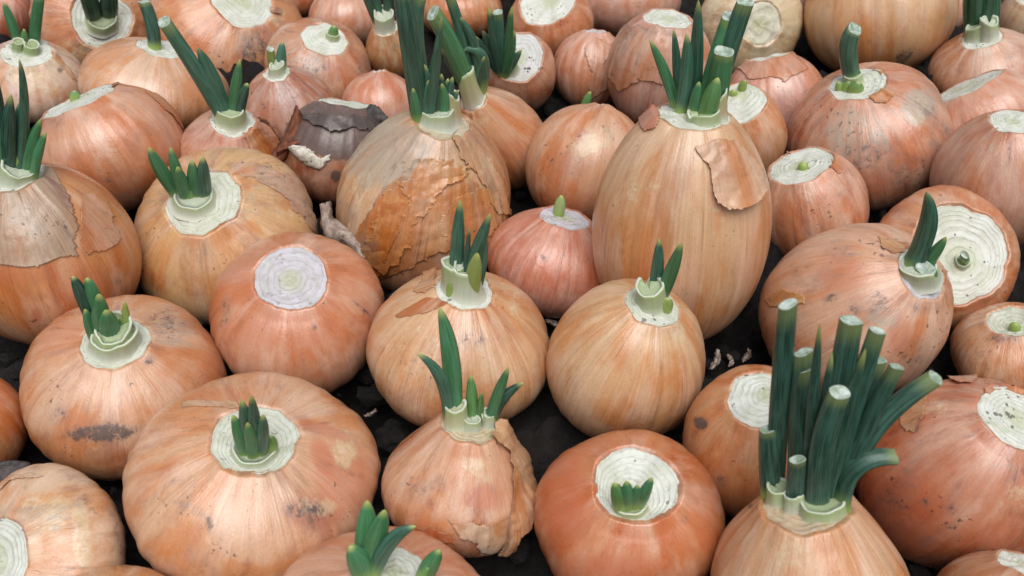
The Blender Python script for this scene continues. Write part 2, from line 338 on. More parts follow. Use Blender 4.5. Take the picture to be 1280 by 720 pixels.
class Onion:
    def __init__(s, key, pos, label, tint='tan', disc=None, neck=0., tb=1, cut='white', core=(0, 0), streak=.6, dirt=.5,
                 lump=.025, ribs=.006, hollow=0., full=.92, proud=.0004, rings=7, seed=None, res=1., twist=0, cdirt=.8):
        s.key = key; px, py, t, a, b = pos
        s.C = CAM + ray(px, py) * t; s.a, s.b, s.t = a, b, t
        s.seed = seed if seed is not None else (sum(ord(c) * (i + 3) for i, c in enumerate(key)) * 37) % 9973
        s.rng = np.random.RandomState(s.seed)
        s.rd = disc[2] * (t - .55 * b) / FPX * .97 if disc else a * .2
        s.neck = neck; s.full = full; s.twist = twist
        # top height of the axis profile at the cut radius
        s.zt = s.prof_z(s.phi_cut())
        if disc:
            r = ray(disc[0], disc[1]); L = np.linalg.norm(r); r = r / L
            m = (s.C - CAM) @ r; q = CAM + r * m; h2 = s.zt ** 2 - ((s.C - q) @ (s.C - q))
            p = q - r * (tb * math.sqrt(h2)) if h2 > 0 else q
            s.n = unit(p - s.C); vw = unit(CAM - s.C)
            if tb < 0 and s.n @ vw < .18:                  # a cut seen almost edge-on, not quite hidden
                w = unit(s.n - vw * (s.n @ vw)); s.n = unit(w * .984 + vw * .18)
            if s.n[2] < .25: s.n[2] = .25; s.n = unit(s.n)
        else: s.n = ZUP.copy()
        s.X = unit(np.cross(s.n, [0, 0, 1.]) if abs(s.n[2]) < .97 else np.cross(s.n, [0, 1., 0])); s.Y = np.cross(s.n, s.X)
        s.bot = s.C - s.n * b
        g = s.n * .55 + ZUP * .8; s.g = unit(g)
        e = bpy.data.objects.new('onion', None); link(e); e.location = s.bot
        e.empty_display_size = .01
        e['label'] = label; e['category'] = 'onion'; e['group'] = 'onions packed together on the soil'
        s.root = e; s.marks = []; s.tint = tuple(np.power(np.array(TINT[tint] if isinstance(tint, str) else tint), 1.22) * 1.04)
        s.cut, s.core, s.streak, s.dirt, s.lump, s.ribs, s.hollow, s.proud, s.rings = cut, core, streak, dirt, lump, ribs, hollow, proud, rings
        s.res = res; s.cdirt = cdirt
        rs = np.random.RandomState(s.seed + 1)
        s.w = [(k, rs.uniform(0, 6.28), rs.uniform(0, 6.28), rs.uniform(.5, 1)) for k in (1, 2, 2, 3, 4, 5)]
        s.rb = [(k, rs.uniform(0, 6.28), rs.uniform(.3, 1)) for k in (9, 13, 17, 22, 29, 37)]
        s.dw = [(k, rs.uniform(0, 6.28), rs.uniform(.3, 1) / (1 + .25 * k)) for k in (1, 2, 3, 5, 8, 13, 21, 34)]
        ONIONS[key] = s
    # --- shape
    def prof_r(s, phi): return s.a * np.cos(phi) ** s.full
    def prof_z(s, phi):
        q = np.clip((np.sin(phi) - .35) / .65, 0, 1)
        return s.b * (np.sin(phi) + s.neck * q ** 3)
    def phi_cut(s): return math.acos(min(.98, (s.rd / s.a) ** (1 / s.full)))
    def wob(s, th):
        return 1 + sum(.062 * a * np.sin(k * th + p) for k, p, a in s.dw)
    def P(s, th, v):
        """point on the skin: th angle, v 0 (root) .. 1 (rim of the cut)"""
        pc = s.phi_cut(); phi = -math.pi / 2 + (pc + math.pi / 2) * v
        r, z = s.prof_r(np.clip(phi, -math.pi / 2, math.pi / 2)), s.prof_z(phi)
        mid = np.sin(np.clip(v, 0, 1) * math.pi) ** .6
        l = sum(a * np.sin(k * th + p + 1.2 * np.sin(2.5 * v + p2)) for k, p, p2, a in s.w)
        rb = sum(a * np.sin(k * th + p + .5 * np.sin(3 * v + p)) for k, p, a in s.rb)
        r = r * (1 + mid * (s.lump * l / 1.6 + s.ribs * rb / 1.5))
        z = z + s.b * s.lump * 1.2 * np.sin(th + s.w[0][1]) * np.clip(v - .4, 0, 1)
        w8 = np.clip((v - .8) / .2, 0, 1) ** 2
        r = r * (1 + (s.wob(th) - 1) * w8)
        # skin stands up a little round the cut
        u_ = np.clip((v - .984) / .016, 0, 1)
        z = z + .0009 * np.clip((v - .94) / .044, 0, 1) * (1 + .8 * np.sin(5 * th + s.seed) * np.sin(2 * th)) - .0017 * u_
        r = r - min(.0008, s.rd * .06) * u_
        tt = th + s.twist * v
        return (s.C + (r * np.cos(tt))[..., None] * s.X + (r * np.sin(tt))[..., None] * s.Y + z[..., None] * s.n)
    def flow(s, th, v):
        o = s.seed * .137 % 50
        return np.stack([np.cos(th) * 1. + o, np.sin(th) * 1. + o * .7, v * 2. + o * .3], -1)
    def mark(s, *ms): s.marks += ms; return s          # (channel, x, y, rx, ry, strength, angle)
    def mark_field(s, P):
        x, y, z = proj(P); out = np.zeros(P.shape[:2] + (4,))
        d = P - s.C; face = (d * (CAM - P)).sum(-1) > -1e-4
        for m in s.marks:
            ch, mx, my, rx, ry, st = m[:6]; an = math.radians(m[6]) if len(m) > 6 else 0
            u = ((x - mx) * math.cos(an) + (y - my) * math.sin(an)) / rx; w = (-(x - mx) * math.sin(an) + (y - my) * math.cos(an)) / ry
            q = np.sqrt(u * u + w * w); f = np.clip(1.5 - q, 0, 1); f = f * f * (3 - 2 * f)
            i = 'dgpr'.index(ch); out[..., i] = np.maximum(out[..., i], st * f * face)
        return out
    def bulb(s):
        nu, nv = int(150 * s.res), int(84 * s.res)
        v = np.linspace(0, 1, nv) ** .9; v = np.concatenate([v[:-4], np.linspace(v[-5], 1, 9)[1:]]); nv = len(v)
        th = np.arange(nu) * 2 * math.pi / nu
        TH, V = np.meshgrid(th, v); P = s.P(TH, V)
        tint = np.array(list(s.tint) + [1.]) * np.ones((1, 1, 4))
        ext = np.stack([V, np.full_like(V, s.streak), np.full_like(V, s.dirt)], -1)
        grid_mesh('bulb', P, True, M_SKIN, s.root, dict(tint=tint, marks=s.mark_field(P), flow=s.flow(TH, V), ext=ext), s.bot)
        s.cutface(); return s
    def cutface(s):
        nu, nr = 96, 34
        th = np.arange(nu) * 2 * math.pi / nu; rr = np.linspace(0, 1, nr)
        TH, R = np.meshgrid(th, rr)
        rim = s.P(th, np.full_like(th, .985)); rimc = rim.mean(0)
        pts = rimc + (rim[None] - rimc) * (R * .985)[..., None]
        co = s.X * 0
        if s.core != (0, 0):
            q = hit(s.core[0], s.core[1], rimc, s.n)
            if q is not None:
                off = q - rimc; L = np.linalg.norm(off)
                co = off * min(1, .7 * s.rd / max(L, 1e-6)); s.corew = rimc + co
                pts = pts + co * ((1 - R ** 1.3)[..., None])
        ph = s.rings * (.75 * R + .25 * R ** 2.2) + .05 * s.rings * np.sin(7.3 * R + s.seed) + .12 * np.sin(2 * TH + s.seed) + .1 * np.sin(3 * TH + s.seed * 2)
        amp = min(.00030, s.rd * .022)
        ridge = np.abs(np.sin(math.pi * ph)) * amp * (1 + .6 * np.sin(2 * TH + 9 * R + s.seed)) * np.clip((1 - R) * 8, 0, 1)
        drop = -s.hollow * s.rd * (1 - R ** 2)
        edge = -.0012 * np.clip((R - .93) / .07, 0, 1)
        rough = sum(np.sin((k + 2) * TH + a * 20 + R * 9 * a) * a for k, p, a in s.dw) * .00022 * R
        hgt = ridge + rough + drop + s.proud - .0008 + edge * .2 + .04 * s.rd * np.sin(TH + s.seed) * R * (1 - R)
        pts = pts + hgt[..., None] * s.n
        s.rimc = rimc
        tint = np.array(list(CUT[s.cut] if isinstance(s.cut, str) else s.cut) + [1.]) * np.ones((1, 1, 4))
        ext = np.stack([ph, R, np.full_like(R, s.cdirt)], -1)
        o = s.seed * .21 % 40
        fl = np.stack([np.cos(TH) * R + o, np.sin(TH) * R + o, R * .2], -1)
        grid_mesh('cut_face', pts, True, M_CUT, s.root, dict(tint=tint, ext=ext, flow=fl), s.bot)
    # --- sprouting parts
    def base_pt(s, x, y, lim=.9):
        q = hit(x, y, s.rimc, s.n)
        if q is None:
            r = unit(ray(x, y)); q = CAM + r * ((s.rimc - CAM) @ r)
        d = q - s.rimc; d = d - s.n * (d @ s.n); L = np.linalg.norm(d)
        m = s.rd * lim
        return s.rimc + (d * (m / L) if L > m else d)
    def tip_pt(s, x, y, base, lean):
        r = ray(x, y); r = r / np.linalg.norm(r); v = unit(base - CAM)
        gg = unit(s.g + lean * (-v + 0 * s.g))
        nn = unit(np.cross(RT, gg))
        if abs(nn @ r) < .2: nn = unit(nn - v)
        return CAM + r * (((base - CAM) @ nn) / (r @ nn))
    def leaf(s, bx, by, tx, ty, w, kind='p', col='blue', mid=None, lean=None, flat=.72, name='leaf', yellow=None, w0=None, cutdir=None):
        b = s.base_pt(bx, by); lean = s.rng.uniform(-.18, .18) if lean is None else lean
        if np.linalg.norm(np.array(proj(b)[:2]) - (bx, by)) > 8:      # base reads off the disc: start where it shows
            pass
        T = s.tip_pt(tx, ty, b, lean)
        c = T - b; L = np.linalg.norm(c)
        if mid: m = s.tip_pt(mid[0], mid[1], b, lean); m = 2 * m - (b + T) / 2
        else:
            m = b + s.n * L * .28 + c * .25 if L > 0 else b
            m = (b + T) / 2 * .6 + m * .4
        b = b - s.n * .002
        n = 18; path = tube_path(b, m, T, n)
        tan = np.gradient(path, axis=0); tan /= np.linalg.norm(tan, axis=1)[:, None]
        view = unit(CAM - b); side = unit(np.cross(tan[n // 2], view) + s.rng.normal(size=3) * .15)
        tz = proj((b + T) / 2)[2]; rad = w * .5 * tz / FPX
        tt = np.linspace(0, 1, n)
        if kind == 'c':
            wd = .94 + .10 * np.sin(tt * 2.6) - .16 * tt ** 2; tt2 = tt
        else:
            tt2 = 1 - (1 - tt) ** 1.35
            path = np.stack([np.interp(tt2, tt, path[:, i]) for i in range(3)], -1)
            wd = (.82 + .2 * np.sin(tt2 * 2.4)) * np.clip((1 - tt2 ** 2.7), 0, 1) ** .62
            wd[-1] = .03
        if w0: wd = wd * (1 + (w0 / w - 1) * np.clip(1 - tt * 2, 0, 1))
        nu = 18; th = np.arange(nu) * 2 * math.pi / nu
        rings = []
        sl = s.rng.uniform(-.25, .55); sd0 = s.rng.uniform(-1, 1)
        for i in range(n):
            tn = tan[i]; x = unit(side - tn * (side @ tn)); y = np.cross(tn, x)
            ca, sa = np.cos(th), np.sin(th)
            cre = 1 - (.30 if kind != 'c' else .10) * np.clip(np.cos(th - 1.2), 0, 1) ** 6
            ring = path[i] + rad * wd[i] * (ca * cre)[:, None] * x + rad * wd[i] * flat * (sa * cre)[:, None] * y
            if kind == 'c':                              # oblique, slightly ragged knife cut
                q = np.clip((tt[i] - .8) / .2, 0, 1)
                vp = unit(view - tn * (view @ tn)); rel = (ring - path[i]) / rad
                ring = ring + tn * ((q * rad * (-(sl + .22) * (rel @ vp) + .35 * sd0 * (rel @ x) + .07 * np.sin(3 * th + s.seed)))[:, None])
            rings.append(ring)
        P = np.array(rings); TH, TT = np.meshgrid(th, tt2)
        sd = s.rng.uniform(0, 30)
        fl = np.stack([np.cos(TH) + sd, np.sin(TH) + sd, TT * L / rad * .5 + sd], -1)
        tint = np.array(list(LEAF[col] if isinstance(col, str) else col)); tint = tint * s.rng.uniform(.85, 1.15)
        yl = (.9 if kind == 'p' else .35) if yellow is None else yellow
        ext = np.stack([TT, TT * L / .02, TT * 0 + yl], -1)
        org = b
        lf = grid_mesh(name, P, True, M_LEAF, s.root, dict(tint=np.append(tint, 1)[None, None] * np.ones((1, 1, 4)), ext=ext, flow=fl), org)
        lf.location = b - s.bot
        if kind == 'c':                                  # the wet pale end: a rolled rim and a shallow hollow
            last, tn = P[-1], tan[-1]; c0 = last.mean(0)
            R = [(1.0, -.01), (.985, .015), (.86, .02), (.74, -.03), (.4, -.10), (.02, -.12)]
            Q = np.array([c0 + (last - c0) * k + tn * rad * h for k, h in R])
            ce = grid_mesh('cut_end', Q, True, M_TIP, lf, {}, org)
        return s
    def sheath(s, bx, by, tx, ty, w, w1=None, col='pale', h=None, ragged=.25, name='sheath'):
        b = s.base_pt(bx, by, .95); T = s.tip_pt(tx, ty, b, 0)
        if h: T = b + unit(T - b) * h
        T = b + (T - b) * .85
        tz = proj(b)[2]; r0 = w * .5 * tz / FPX; r1 = (w1 or w) * .5 * tz / FPX
        r0 = min(r0, s.rd * .86); d = b - s.rimc; dn = s.n * (d @ s.n); d = d - dn; L = np.linalg.norm(d); lim = max(0, s.rd * .98 - r0 * 1.12)
        if L > lim: sh = d * (1 - lim / L); b = b - sh; T = T - sh
        sink = s.n * (-s.hollow * s.rd * (1 - (min(L, lim) / s.rd) ** 2)); b = b + sink; T = T + sink
        # a tube may not stick out over the rim of the cut
        c = T - b; L = np.linalg.norm(c); b = b - s.n * .0015
        ax = unit(c * .6 / L + s.n * .4)
        n, nu = 10, 40; th = np.arange(nu) * 2 * math.pi / nu
        m = b + s.n * L * .5
        path = tube_path(b, (b + T) / 2 * .5 + m * .5, T, n)
        x = unit(RT - ax * (RT @ ax)); y = np.cross(ax, x)
        p1, p2, p3 = s.rng.uniform(0, 6.28, 3)
        rag = L * ragged * .8 * (.6 * np.sin(th + p1) + .22 * np.sin(2 * th + p2) + .08 * np.sin(5 * th + p3) + .06 * np.sin(11 * th + p1)) - L * (.45 if L > r0 * .5 else .2) * np.exp(-((((th - p2 * .5 + 2.2) % 6.283) - 3.1416) / .22) ** 2)
        outer, inner = [], []
        wall = min(.0011, r0 * .2)
        for i in range(n):
            t = i / (n - 1); r = r0 + (r1 * .94 - r0) * t ** .7; r = r * (1 + .12 * (1 - t) ** 5)
            d = ax * 1.0
            off = (t ** 2 * rag)[:, None] * d
            rr = r * (1 + .035 * np.sin(3 * th + p2) + .02 * np.sin(7 * th + p3))
            outer.append(path[i] + off + (rr * np.cos(th))[:, None] * x + (rr * np.sin(th))[:, None] * y)
            r2 = rr - wall
            inner.append(path[i] + off - d * (.0004 if i == n - 1 else 0) + (r2 * np.cos(th))[:, None] * x + (r2 * np.sin(th))[:, None] * y)
        cut_ = int(n * .8); inner = inner[cut_:]
        c_in = inner[0].mean(0); plug = [c_in + (inner[0] - c_in) * k - ax * (.0006 * (1 - k)) for k in (.7, .35, .03)]
        P = np.array(outer + inner[::-1] + plug); nv = len(P)
        tl = np.concatenate([np.linspace(0, 1, n), np.linspace(1, .5, n - cut_), [.5, .45, .4]])
        TH, TT = np.meshgrid(th, tl); sd = s.rng.uniform(0, 30)
        fl = np.stack([np.cos(TH) + sd, np.sin(TH) + sd, TT * 2], -1)
        tint = np.append(np.array(SHEATH[col]), 1)[None, None] * np.ones((1, 1, 4))
        o = grid_mesh(name, P, True, M_SHEATH, s.root, dict(tint=tint, ext=np.stack([TT, TT * 0, TT * 0], -1), flow=fl), s.bot)
        return s
    # --- loose, torn outer skin lying over the bulb
    def flap(s, poly, lift=.0006, curl=.0012, tint=None, streak=None, name='skin_flap', label=None, jag=2.5, wrinkle=.0002, dirt=None, side=None):
        poly = [tuple(p) for p in poly]
        th0 = np.linspace(-math.pi, math.pi, 361); v0 = np.linspace(.05, 1, 160)
        TH, V = np.meshgrid(th0, v0); P = s.P(TH, V); x, y, z = proj(P)
        face = ((P - s.C) * (CAM - P)).sum(-1) > -2e-4
        ins, d = in_poly(x, y, poly); sel = face & (ins | (d < 3))
        if sel.sum() < 6: print('flap empty', s.key); return s
        # find a compact angular window
        ang = np.sort(TH[sel]); gaps = np.diff(np.append(ang, ang[0] + 2 * math.pi)); k = int(gaps.argmax())
        start = ang[(k + 1) % len(ang)]; span = 2 * math.pi - gaps[k]
        va, vb = V[sel].min(), V[sel].max()
        wpx = max(p[0] for p in poly) - min(p[0] for p in poly); hpx = max(p[1] for p in poly) - min(p[1] for p in poly)
        N = int(np.clip(max(wpx, hpx) * 1.1, 40, 190))
        th = np.linspace(start - .03, start + span + .03, N); v = np.linspace(max(.03, va - .01), min(1, vb + .01), N)
        TH, V = np.meshgrid(th, v); P = s.P(TH, V); x, y, z = proj(P)
        def vn(x, y, sc, sd):                              # value noise, -1 .. 1
            q = np.random.RandomState(sd).uniform(-1, 1, (64, 64)); X, Y = x / sc + 500, y / sc + 500
            i, j = np.floor(X).astype(int), np.floor(Y).astype(int); u, w = X - i, Y - j; u = u * u * (3 - 2 * u); w = w * w * (3 - 2 * w)
            f = lambda a, b: q[a % 64, b % 64]
            return (f(i, j) * (1 - u) + f(i + 1, j) * u) * (1 - w) + (f(i, j + 1) * (1 - u) + f(i + 1, j + 1) * u) * w
        r = np.random.RandomState(abs(int(poly[0][0] * 7 + poly[0][1])) + 1)
        ph = r.uniform(0, 6.28, 8)
        k0 = int(ph[0] * 1000)
        jx = jag * (1.5 * vn(x, y, 26, k0) + .8 * vn(x, y, 9, k0 + 1) + .45 * vn(x, y, 3.5, k0 + 2))
        jy = jag * (1.5 * vn(x, y, 26, k0 + 3) + .8 * vn(x, y, 9, k0 + 4) + .45 * vn(x, y, 3.5, k0 + 5))
        ins, d = in_poly(x + jx, y + jy, poly)
        face = ((P - s.C) * (CAM - P)).sum(-1) > -3e-4
        ok = ins & face
        nrm = np.cross(np.gradient(P, axis=1), np.gradient(P, axis=0)); nrm /= np.linalg.norm(nrm, axis=-1)[..., None] + 1e-12
        sg = np.sign(((P - s.C) * nrm).sum()); nrm *= sg
        cx_, sx_ = math.cos(ph[6]), math.sin(ph[6])
        wr = wrinkle * (.9 * vn(x, y, 30, k0 + 6) + .55 * vn(x * cx_ + y * sx_, (y * cx_ - x * sx_) * .35, 9, k0 + 7) + .25 * vn(x, y, 6, k0 + 8))
        c = curl * np.exp(-d / 5.)
        if side is not None:            # the loose edge is on one side only
            sx, sy = side; q = ((x - x[ok].mean()) * sx + (y - y[ok].mean()) * sy) / (max(wpx, hpx) * .5)
            c = c * np.clip(.3 + q, 0, 1.4) + curl * 1.2 * np.clip(q, 0, 1) ** 2
        P2 = P + nrm * (lift * .45 + c * .55 + wr + abs(wrinkle) * 1.0)[..., None]
        A = ok.ravel(); U_, V_ = np.meshgrid(np.arange(N - 1), np.arange(N - 1))
        qd = np.stack([V_ * N + U_, V_ * N + U_ + 1, (V_ + 1) * N + U_ + 1, (V_ + 1) * N + U_], -1).reshape(-1, 4)
        qd = qd[A[qd].all(1)]
        if sg < 0: qd = qd[:, ::-1]
        if len(qd) < 4: print('flap too small', s.key); return s
        tn = s.tint if tint is None else tuple(np.power(np.array(TINT[tint] if isinstance(tint, str) else tint), 1.22) * 1.04)
        ext = np.stack([np.minimum(V, .96) , V * 0 + (s.streak if streak is None else streak), V * 0 + (s.dirt if dirt is None else dirt)], -1)
        ext[..., 0] = np.where(d < 1.1, .983, ext[..., 0])
        fl = s.flow(TH, V) + 3.3
        o = grid_mesh(name, P2, False, M_FLAP, s.root, dict(tint=np.append(np.array(tn), 1)[None, None] * np.ones((1, 1, 4)), marks=s.mark_field(P), flow=fl, ext=ext), s.bot, quads=qd)
        sol = o.modifiers.new('thickness', 'SOLIDIFY'); sol.thickness = .00012; sol.offset = -1
        if label: o['label'] = label
        return s

# ------------------------------------------------------------------ the soil bed
def soil():
    rng = np.random.RandomState(5)
    xs = np.concatenate([np.linspace(-6, -.75, 14), np.arange(-.7, .7, .0032), np.linspace(.75, 6, 14)])
    ys = np.concatenate([np.linspace(-3, .02, 12), np.arange(.06, 1.05, .0032), np.linspace(1.1, 9, 16)])
    X, Y = np.meshgrid(xs, ys); Z = np.zeros_like(X)
    for i in range(46):
        f = 25 * 1.09 ** i; a = .0045 * (25 / f) ** .62; an = rng.uniform(0, 6.28); p = rng.uniform(0, 6.28, 2)
        Z += a * np.sin((X * math.cos(an) + Y * math.sin(an)) * f + p[0] + 1.5 * np.sin((X * math.sin(an) - Y * math.cos(an)) * f * .6 + p[1]))
    near = (np.abs(X) < .72) & (Y > .04) & (Y < 1.07)
    P = np.stack([X, Y, np.where(near, Z, Z * .5) - .004], -1)
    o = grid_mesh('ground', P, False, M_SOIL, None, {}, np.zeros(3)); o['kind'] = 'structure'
    return o
soil()
def crumbs():
    """loose crumbs of soil nobody could count"""
    rng = np.random.RandomState(8); V, Fc = [], []
    ico = [(0, 0, 1), (.89, 0, .45), (.28, .85, .45), (-.72, .53, .45), (-.72, -.53, .45), (.28, -.85, .45), (.72, .53, -.45), (-.28, .85, -.45), (-.89, 0, -.45), (-.28, -.85, -.45), (.72, -.53, -.45), (0, 0, -1)]
    fc = [(0, 1, 2), (0, 2, 3), (0, 3, 4), (0, 4, 5), (0, 5, 1), (1, 6, 2), (2, 7, 3), (3, 8, 4), (4, 9, 5), (5, 10, 1), (6, 7, 2), (7, 8, 3), (8, 9, 4), (9, 10, 5), (10, 6, 1), (11, 7, 6), (11, 8, 7), (11, 9, 8), (11, 10, 9), (11, 6, 10)]
    ico = np.array(ico)
    for i in range(3600):
        r = abs(rng.normal()) * .0030 + .0010
        c = np.array([rng.uniform(-.5, .5), rng.uniform(.12, .95), rng.uniform(-.002, .004)])
        q = c + ico * r * rng.uniform(.6, 1.3, 3) * rng.uniform(.75, 1.25, (12, 1))
        k = len(V) * 12
        V.append(q); Fc += [(a + k, b + k, d + k) for a, b, d in fc]
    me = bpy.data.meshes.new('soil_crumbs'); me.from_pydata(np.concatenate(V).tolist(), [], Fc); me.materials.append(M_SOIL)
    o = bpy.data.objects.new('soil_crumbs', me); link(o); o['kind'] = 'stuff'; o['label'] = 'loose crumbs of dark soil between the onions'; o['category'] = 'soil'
crumbs()

# ------------------------------------------------------------------ the onions, front to back
# mark channels: d soil smear, g grey-green bloom, p pale peeled or corky patch, r red blush
o = Onion('A', (318, 598, 0.3794, 0.0503, 0.0300), 'big flattened tan onion with wide ringed cut and short central leaf tuft, bottom left',
          (.65, .42, .275), disc=(320, 549, 50), core=(316, 566), hollow=.08, rings=8, streak=.35, dirt=0.75, res=1.25, cut='green')
o.mark(('d', 385, 640, 30, 16, .85, 10), ('p', 396, 634, 26, 14, .62), ('p', 430, 560, 18, 26, .42), ('r', 430, 600, 40, 50, .7), ('r', 240, 480, 60, 22, .5), ('d', 262, 655, 5, 12, .9), ('d', 243, 638, 30, 5, .55, 25), ('r', 440, 690, 60, 40, .5), ('p', 432, 566, 16, 20, .6), ('r', 405, 575, 14, 30, .9, -20), ('r', 400, 535, 40, 10, .7, 20), ('r', 398, 640, 40, 22, .8))
o.bulb().sheath(316, 570, 316, 563, 62, 58, col='white', ragged=.2)
o.leaf(316, 566, 302, 500, 22, 'p', 'blue').leaf(308, 568, 291, 519, 20, 'p', 'mid').leaf(322, 566, 314, 494, 19, 'p', 'blue').leaf(326, 568, 329, 518, 20, 'p', 'blue').leaf(318, 571, 309, 528, 19, 'p', 'mid').leaf(340, 564, 338, 544, 18, 'p', 'fresh')
o.flap([(225, 512), (262, 508), (300, 512), (296, 503), (255, 500), (228, 504)], .0004, .0009, 'papery', side=(0, -1), jag=1.2)

o = Onion('B', (46, 702, 0.3636, 0.0380, 0.0222), 'pale onion streaked white and pink, in the bottom left corner with a big whitish cut',
          'pale', disc=(-8, 702, 52), streak=.3, dirt=1.2, hollow=.02, res=1.1)
o.mark(('p', 104, 668, 14, 46, .8, -8), ('g', 60, 640, 50, 14, .45, -5), ('r', 25, 655, 14, 40, .5), ('d', 102, 624, 12, 9, .55), ('d', 150, 672, 10, 22, .55, -20), ('d', 45, 636, 40, 5, .4, -5), ('p', 55, 640, 40, 30, .5))
o.bulb().flap([(-2, 622), (8, 606), (24, 600), (58, 596), (40, 592), (0, 596)], .0005, .0012, 'pale', side=(0, 1))

o = Onion('C', (140, 806, .3257, .0278, .0251), 'smooth tan onion at the bottom edge in front of the pale streaked corner one', (.62, .42, .27), disc=(140, 760, 10), streak=.25, dirt=0.35)
o.bulb()
o = Onion('D', (-40, 534, 0.4131, 0.0240, 0.0272), 'smooth orange onion cut off by the left edge below the grey-skinned one', 'orange', disc=(-60, 490, 26), streak=.3, dirt=0.46)
o.mark(('r', -5, 490, 30, 30, .6)).bulb()

o = Onion('E', (156, 480, 0.4307, 0.0452, 0.0345), 'orange tan onion with dark soil smear on its front and fat curled leaves',
          (.63, .38, .235), disc=(143, 428, 38), core=(139, 428), streak=.4, dirt=0.81, res=1.2, cut='green')
o.mark(('d', 128, 541, 46, 13, 1.05, -3), ('d', 75, 520, 14, 12, .5), ('d', 205, 408, 26, 20, .6, 35), ('g', 215, 420, 30, 26, .5, 35), ('r', 75, 420, 34, 30, .55), ('r', 265, 480, 22, 50, .6), ('d', 225, 395, 30, 12, .5, 30), ('d', 185, 450, 8, 6, .7))
o.bulb().sheath(140, 430, 139, 415, 66, 58, col='white', ragged=.5).sheath(141, 428, 141, 404, 50, 46, col='pale', ragged=.6)
o.leaf(125, 418, 91, 345, 19, 'p', 'dark', mid=(104, 372)).leaf(128, 416, 108, 347, 20, 'p', 'mid', mid=(118, 372)).leaf(130, 424, 124, 367, 26, 'p', 'mid').leaf(140, 426, 133, 387, 27, 'p', 'mid', lean=.3).leaf(119, 424, 106, 386, 17, 'p', 'mid').leaf(151, 424, 154, 396, 19, 'p', 'fresh').leaf(160, 424, 156, 376, 12, 'p', 'lime')

o = Onion('F', (372, 393, .4592, .0431, .0345), 'bare pinkish orange onion with a round ringed lilac cut and no leaves', (.62, .34, .22), disc=(365, 347, 45), core=(362, 350),
          cut='lilac', streak=.2, dirt=0.52, rings=6, cdirt=.35, hollow=.05, res=1.15)
o.mark(('d', 281, 392, 7, 22, .62, 10), ('d', 393, 409, 3, 4, .9), ('p', 401, 450, 13, 16, .42), ('d', 452, 385, 16, 3, .75, 40), ('r', 300, 350, 40, 40, .5), ('r', 360, 410, 80, 26, .45), ('d', 398, 312, 12, 5, .4, -20))
o.bulb()

o = Onion('G', (574, 436, .4393, .0439, .0321), 'round tan central onion with pale collar, lime bud and upright leaves',
          (.66, .45, .28), disc=(580, 362, 34), streak=.8, dirt=0.64, neck=.18, res=1.2, cut='white')
o.mark(('d', 590, 425, 18, 12, .6), ('p', 650, 375, 18, 24, .45, 40), ('p', 520, 440, 40, 50, .3))
o.bulb().sheath(568, 360, 566, 322, 34, 31, col='pale', ragged=.12).sheath(584, 366, 583, 330, 48, 36, col='white', ragged=.4)
o.leaf(569, 357, 575, 250, 20, 'p', 'blue').leaf(582, 361, 613, 267, 20, 'p', 'blue').leaf(592, 362, 606, 290, 24, 'p', 'blue').leaf(580, 362, 587, 284, 9, 'p', 'dark').leaf(566, 368, 568, 348, 20, 'p', 'lime', name='bud').leaf(588, 370, 597, 316, 23, 'p', 'lime', name='bud', lean=.25)
o.flap([(528, 370), (552, 345), (548, 330), (542, 338), (534, 330), (524, 352), (516, 366)], .0008, .002, 'papery', side=(0, -1), jag=3)
o.flap([(535, 372), (565, 378), (535, 392), (496, 398), (494, 394)], .0003, .0007, (.60, .30, .13), side=(0, 1), jag=1.5)

o = Onion('H', (782, 452, .4231, .0361, .0389), 'clean tan onion right of centre with a cup collar and two small pointed leaves', (.67, .47, .29),
          disc=(814, 382, 33), core=(814, 378), streak=.8, dirt=0.29, neck=.06, res=1.2, cut='green', proud=.0008)
o.mark(('p', 848, 415, 10, 14, .7, -30), ('d', 822, 405, 22, 10, .35, 20), ('r', 690, 440, 14, 60, .4))
o.bulb().sheath(814, 380, 811, 352, 40, 37, col='pale', ragged=.18)
o.leaf(818, 372, 824, 298, 18, 'p', 'blue').leaf(826, 374, 852, 303, 21, 'p', 'mid').leaf(831, 388, 835, 372, 20, 'p', 'lime', name='bud')

o = Onion('I', (576, 609, .3880, .0331, .0231), 'small tan onion with torn papery skin and splayed leaves from white collars, bottom centre',
          (.64, .40, .265), disc=(588, 531, 37), neck=.62, cut=(.55, .44, .28), streak=.5, dirt=0.92, res=1.15, full=.95)
o.mark(('d', 515, 612, 22, 14, .55), ('d', 548, 606, 14, 10, .5), ('p', 595, 585, 32, 14, .5, 30), ('r', 600, 622, 34, 18, .7), ('r', 520, 655, 30, 8, .6))
o.bulb().sheath(566, 530, 565, 500, 31, 29, col='cream', ragged=.12).sheath(590, 534, 590, 520, 24, 23, col='white', ragged=.2).sheath(612, 530, 611, 512, 20, 19, col='white', ragged=.2)
o.leaf(567, 527, 549, 384, 26, 'p', 'mid', flat=.6, mid=(564, 450)).leaf(561, 526, 521, 442, 17, 'p', 'blue', mid=(552, 474)).leaf(591, 528, 588, 468, 17, 'p', 'fresh').leaf(610, 528, 636, 459, 17, 'p', 'mid').leaf(614, 528, 655, 478, 17, 'p', 'dark', mid=(626, 500)).leaf(599, 528, 602, 490, 10, 'p', 'fresh')
o.flap([(622, 530), (642, 528), (660, 548), (672, 590), (668, 640), (640, 684), (620, 690), (634, 650), (640, 610), (630, 570), (612, 548)], .0012, .0022, 'papery', wrinkle=.0009, jag=2.5, label='crinkled papery skin flap standing off the side')
o.flap([(560, 645), (612, 655), (645, 640), (640, 690), (600, 690), (575, 668)], .0006, .0012, 'pale', wrinkle=.0004, jag=3, side=(0, -1))
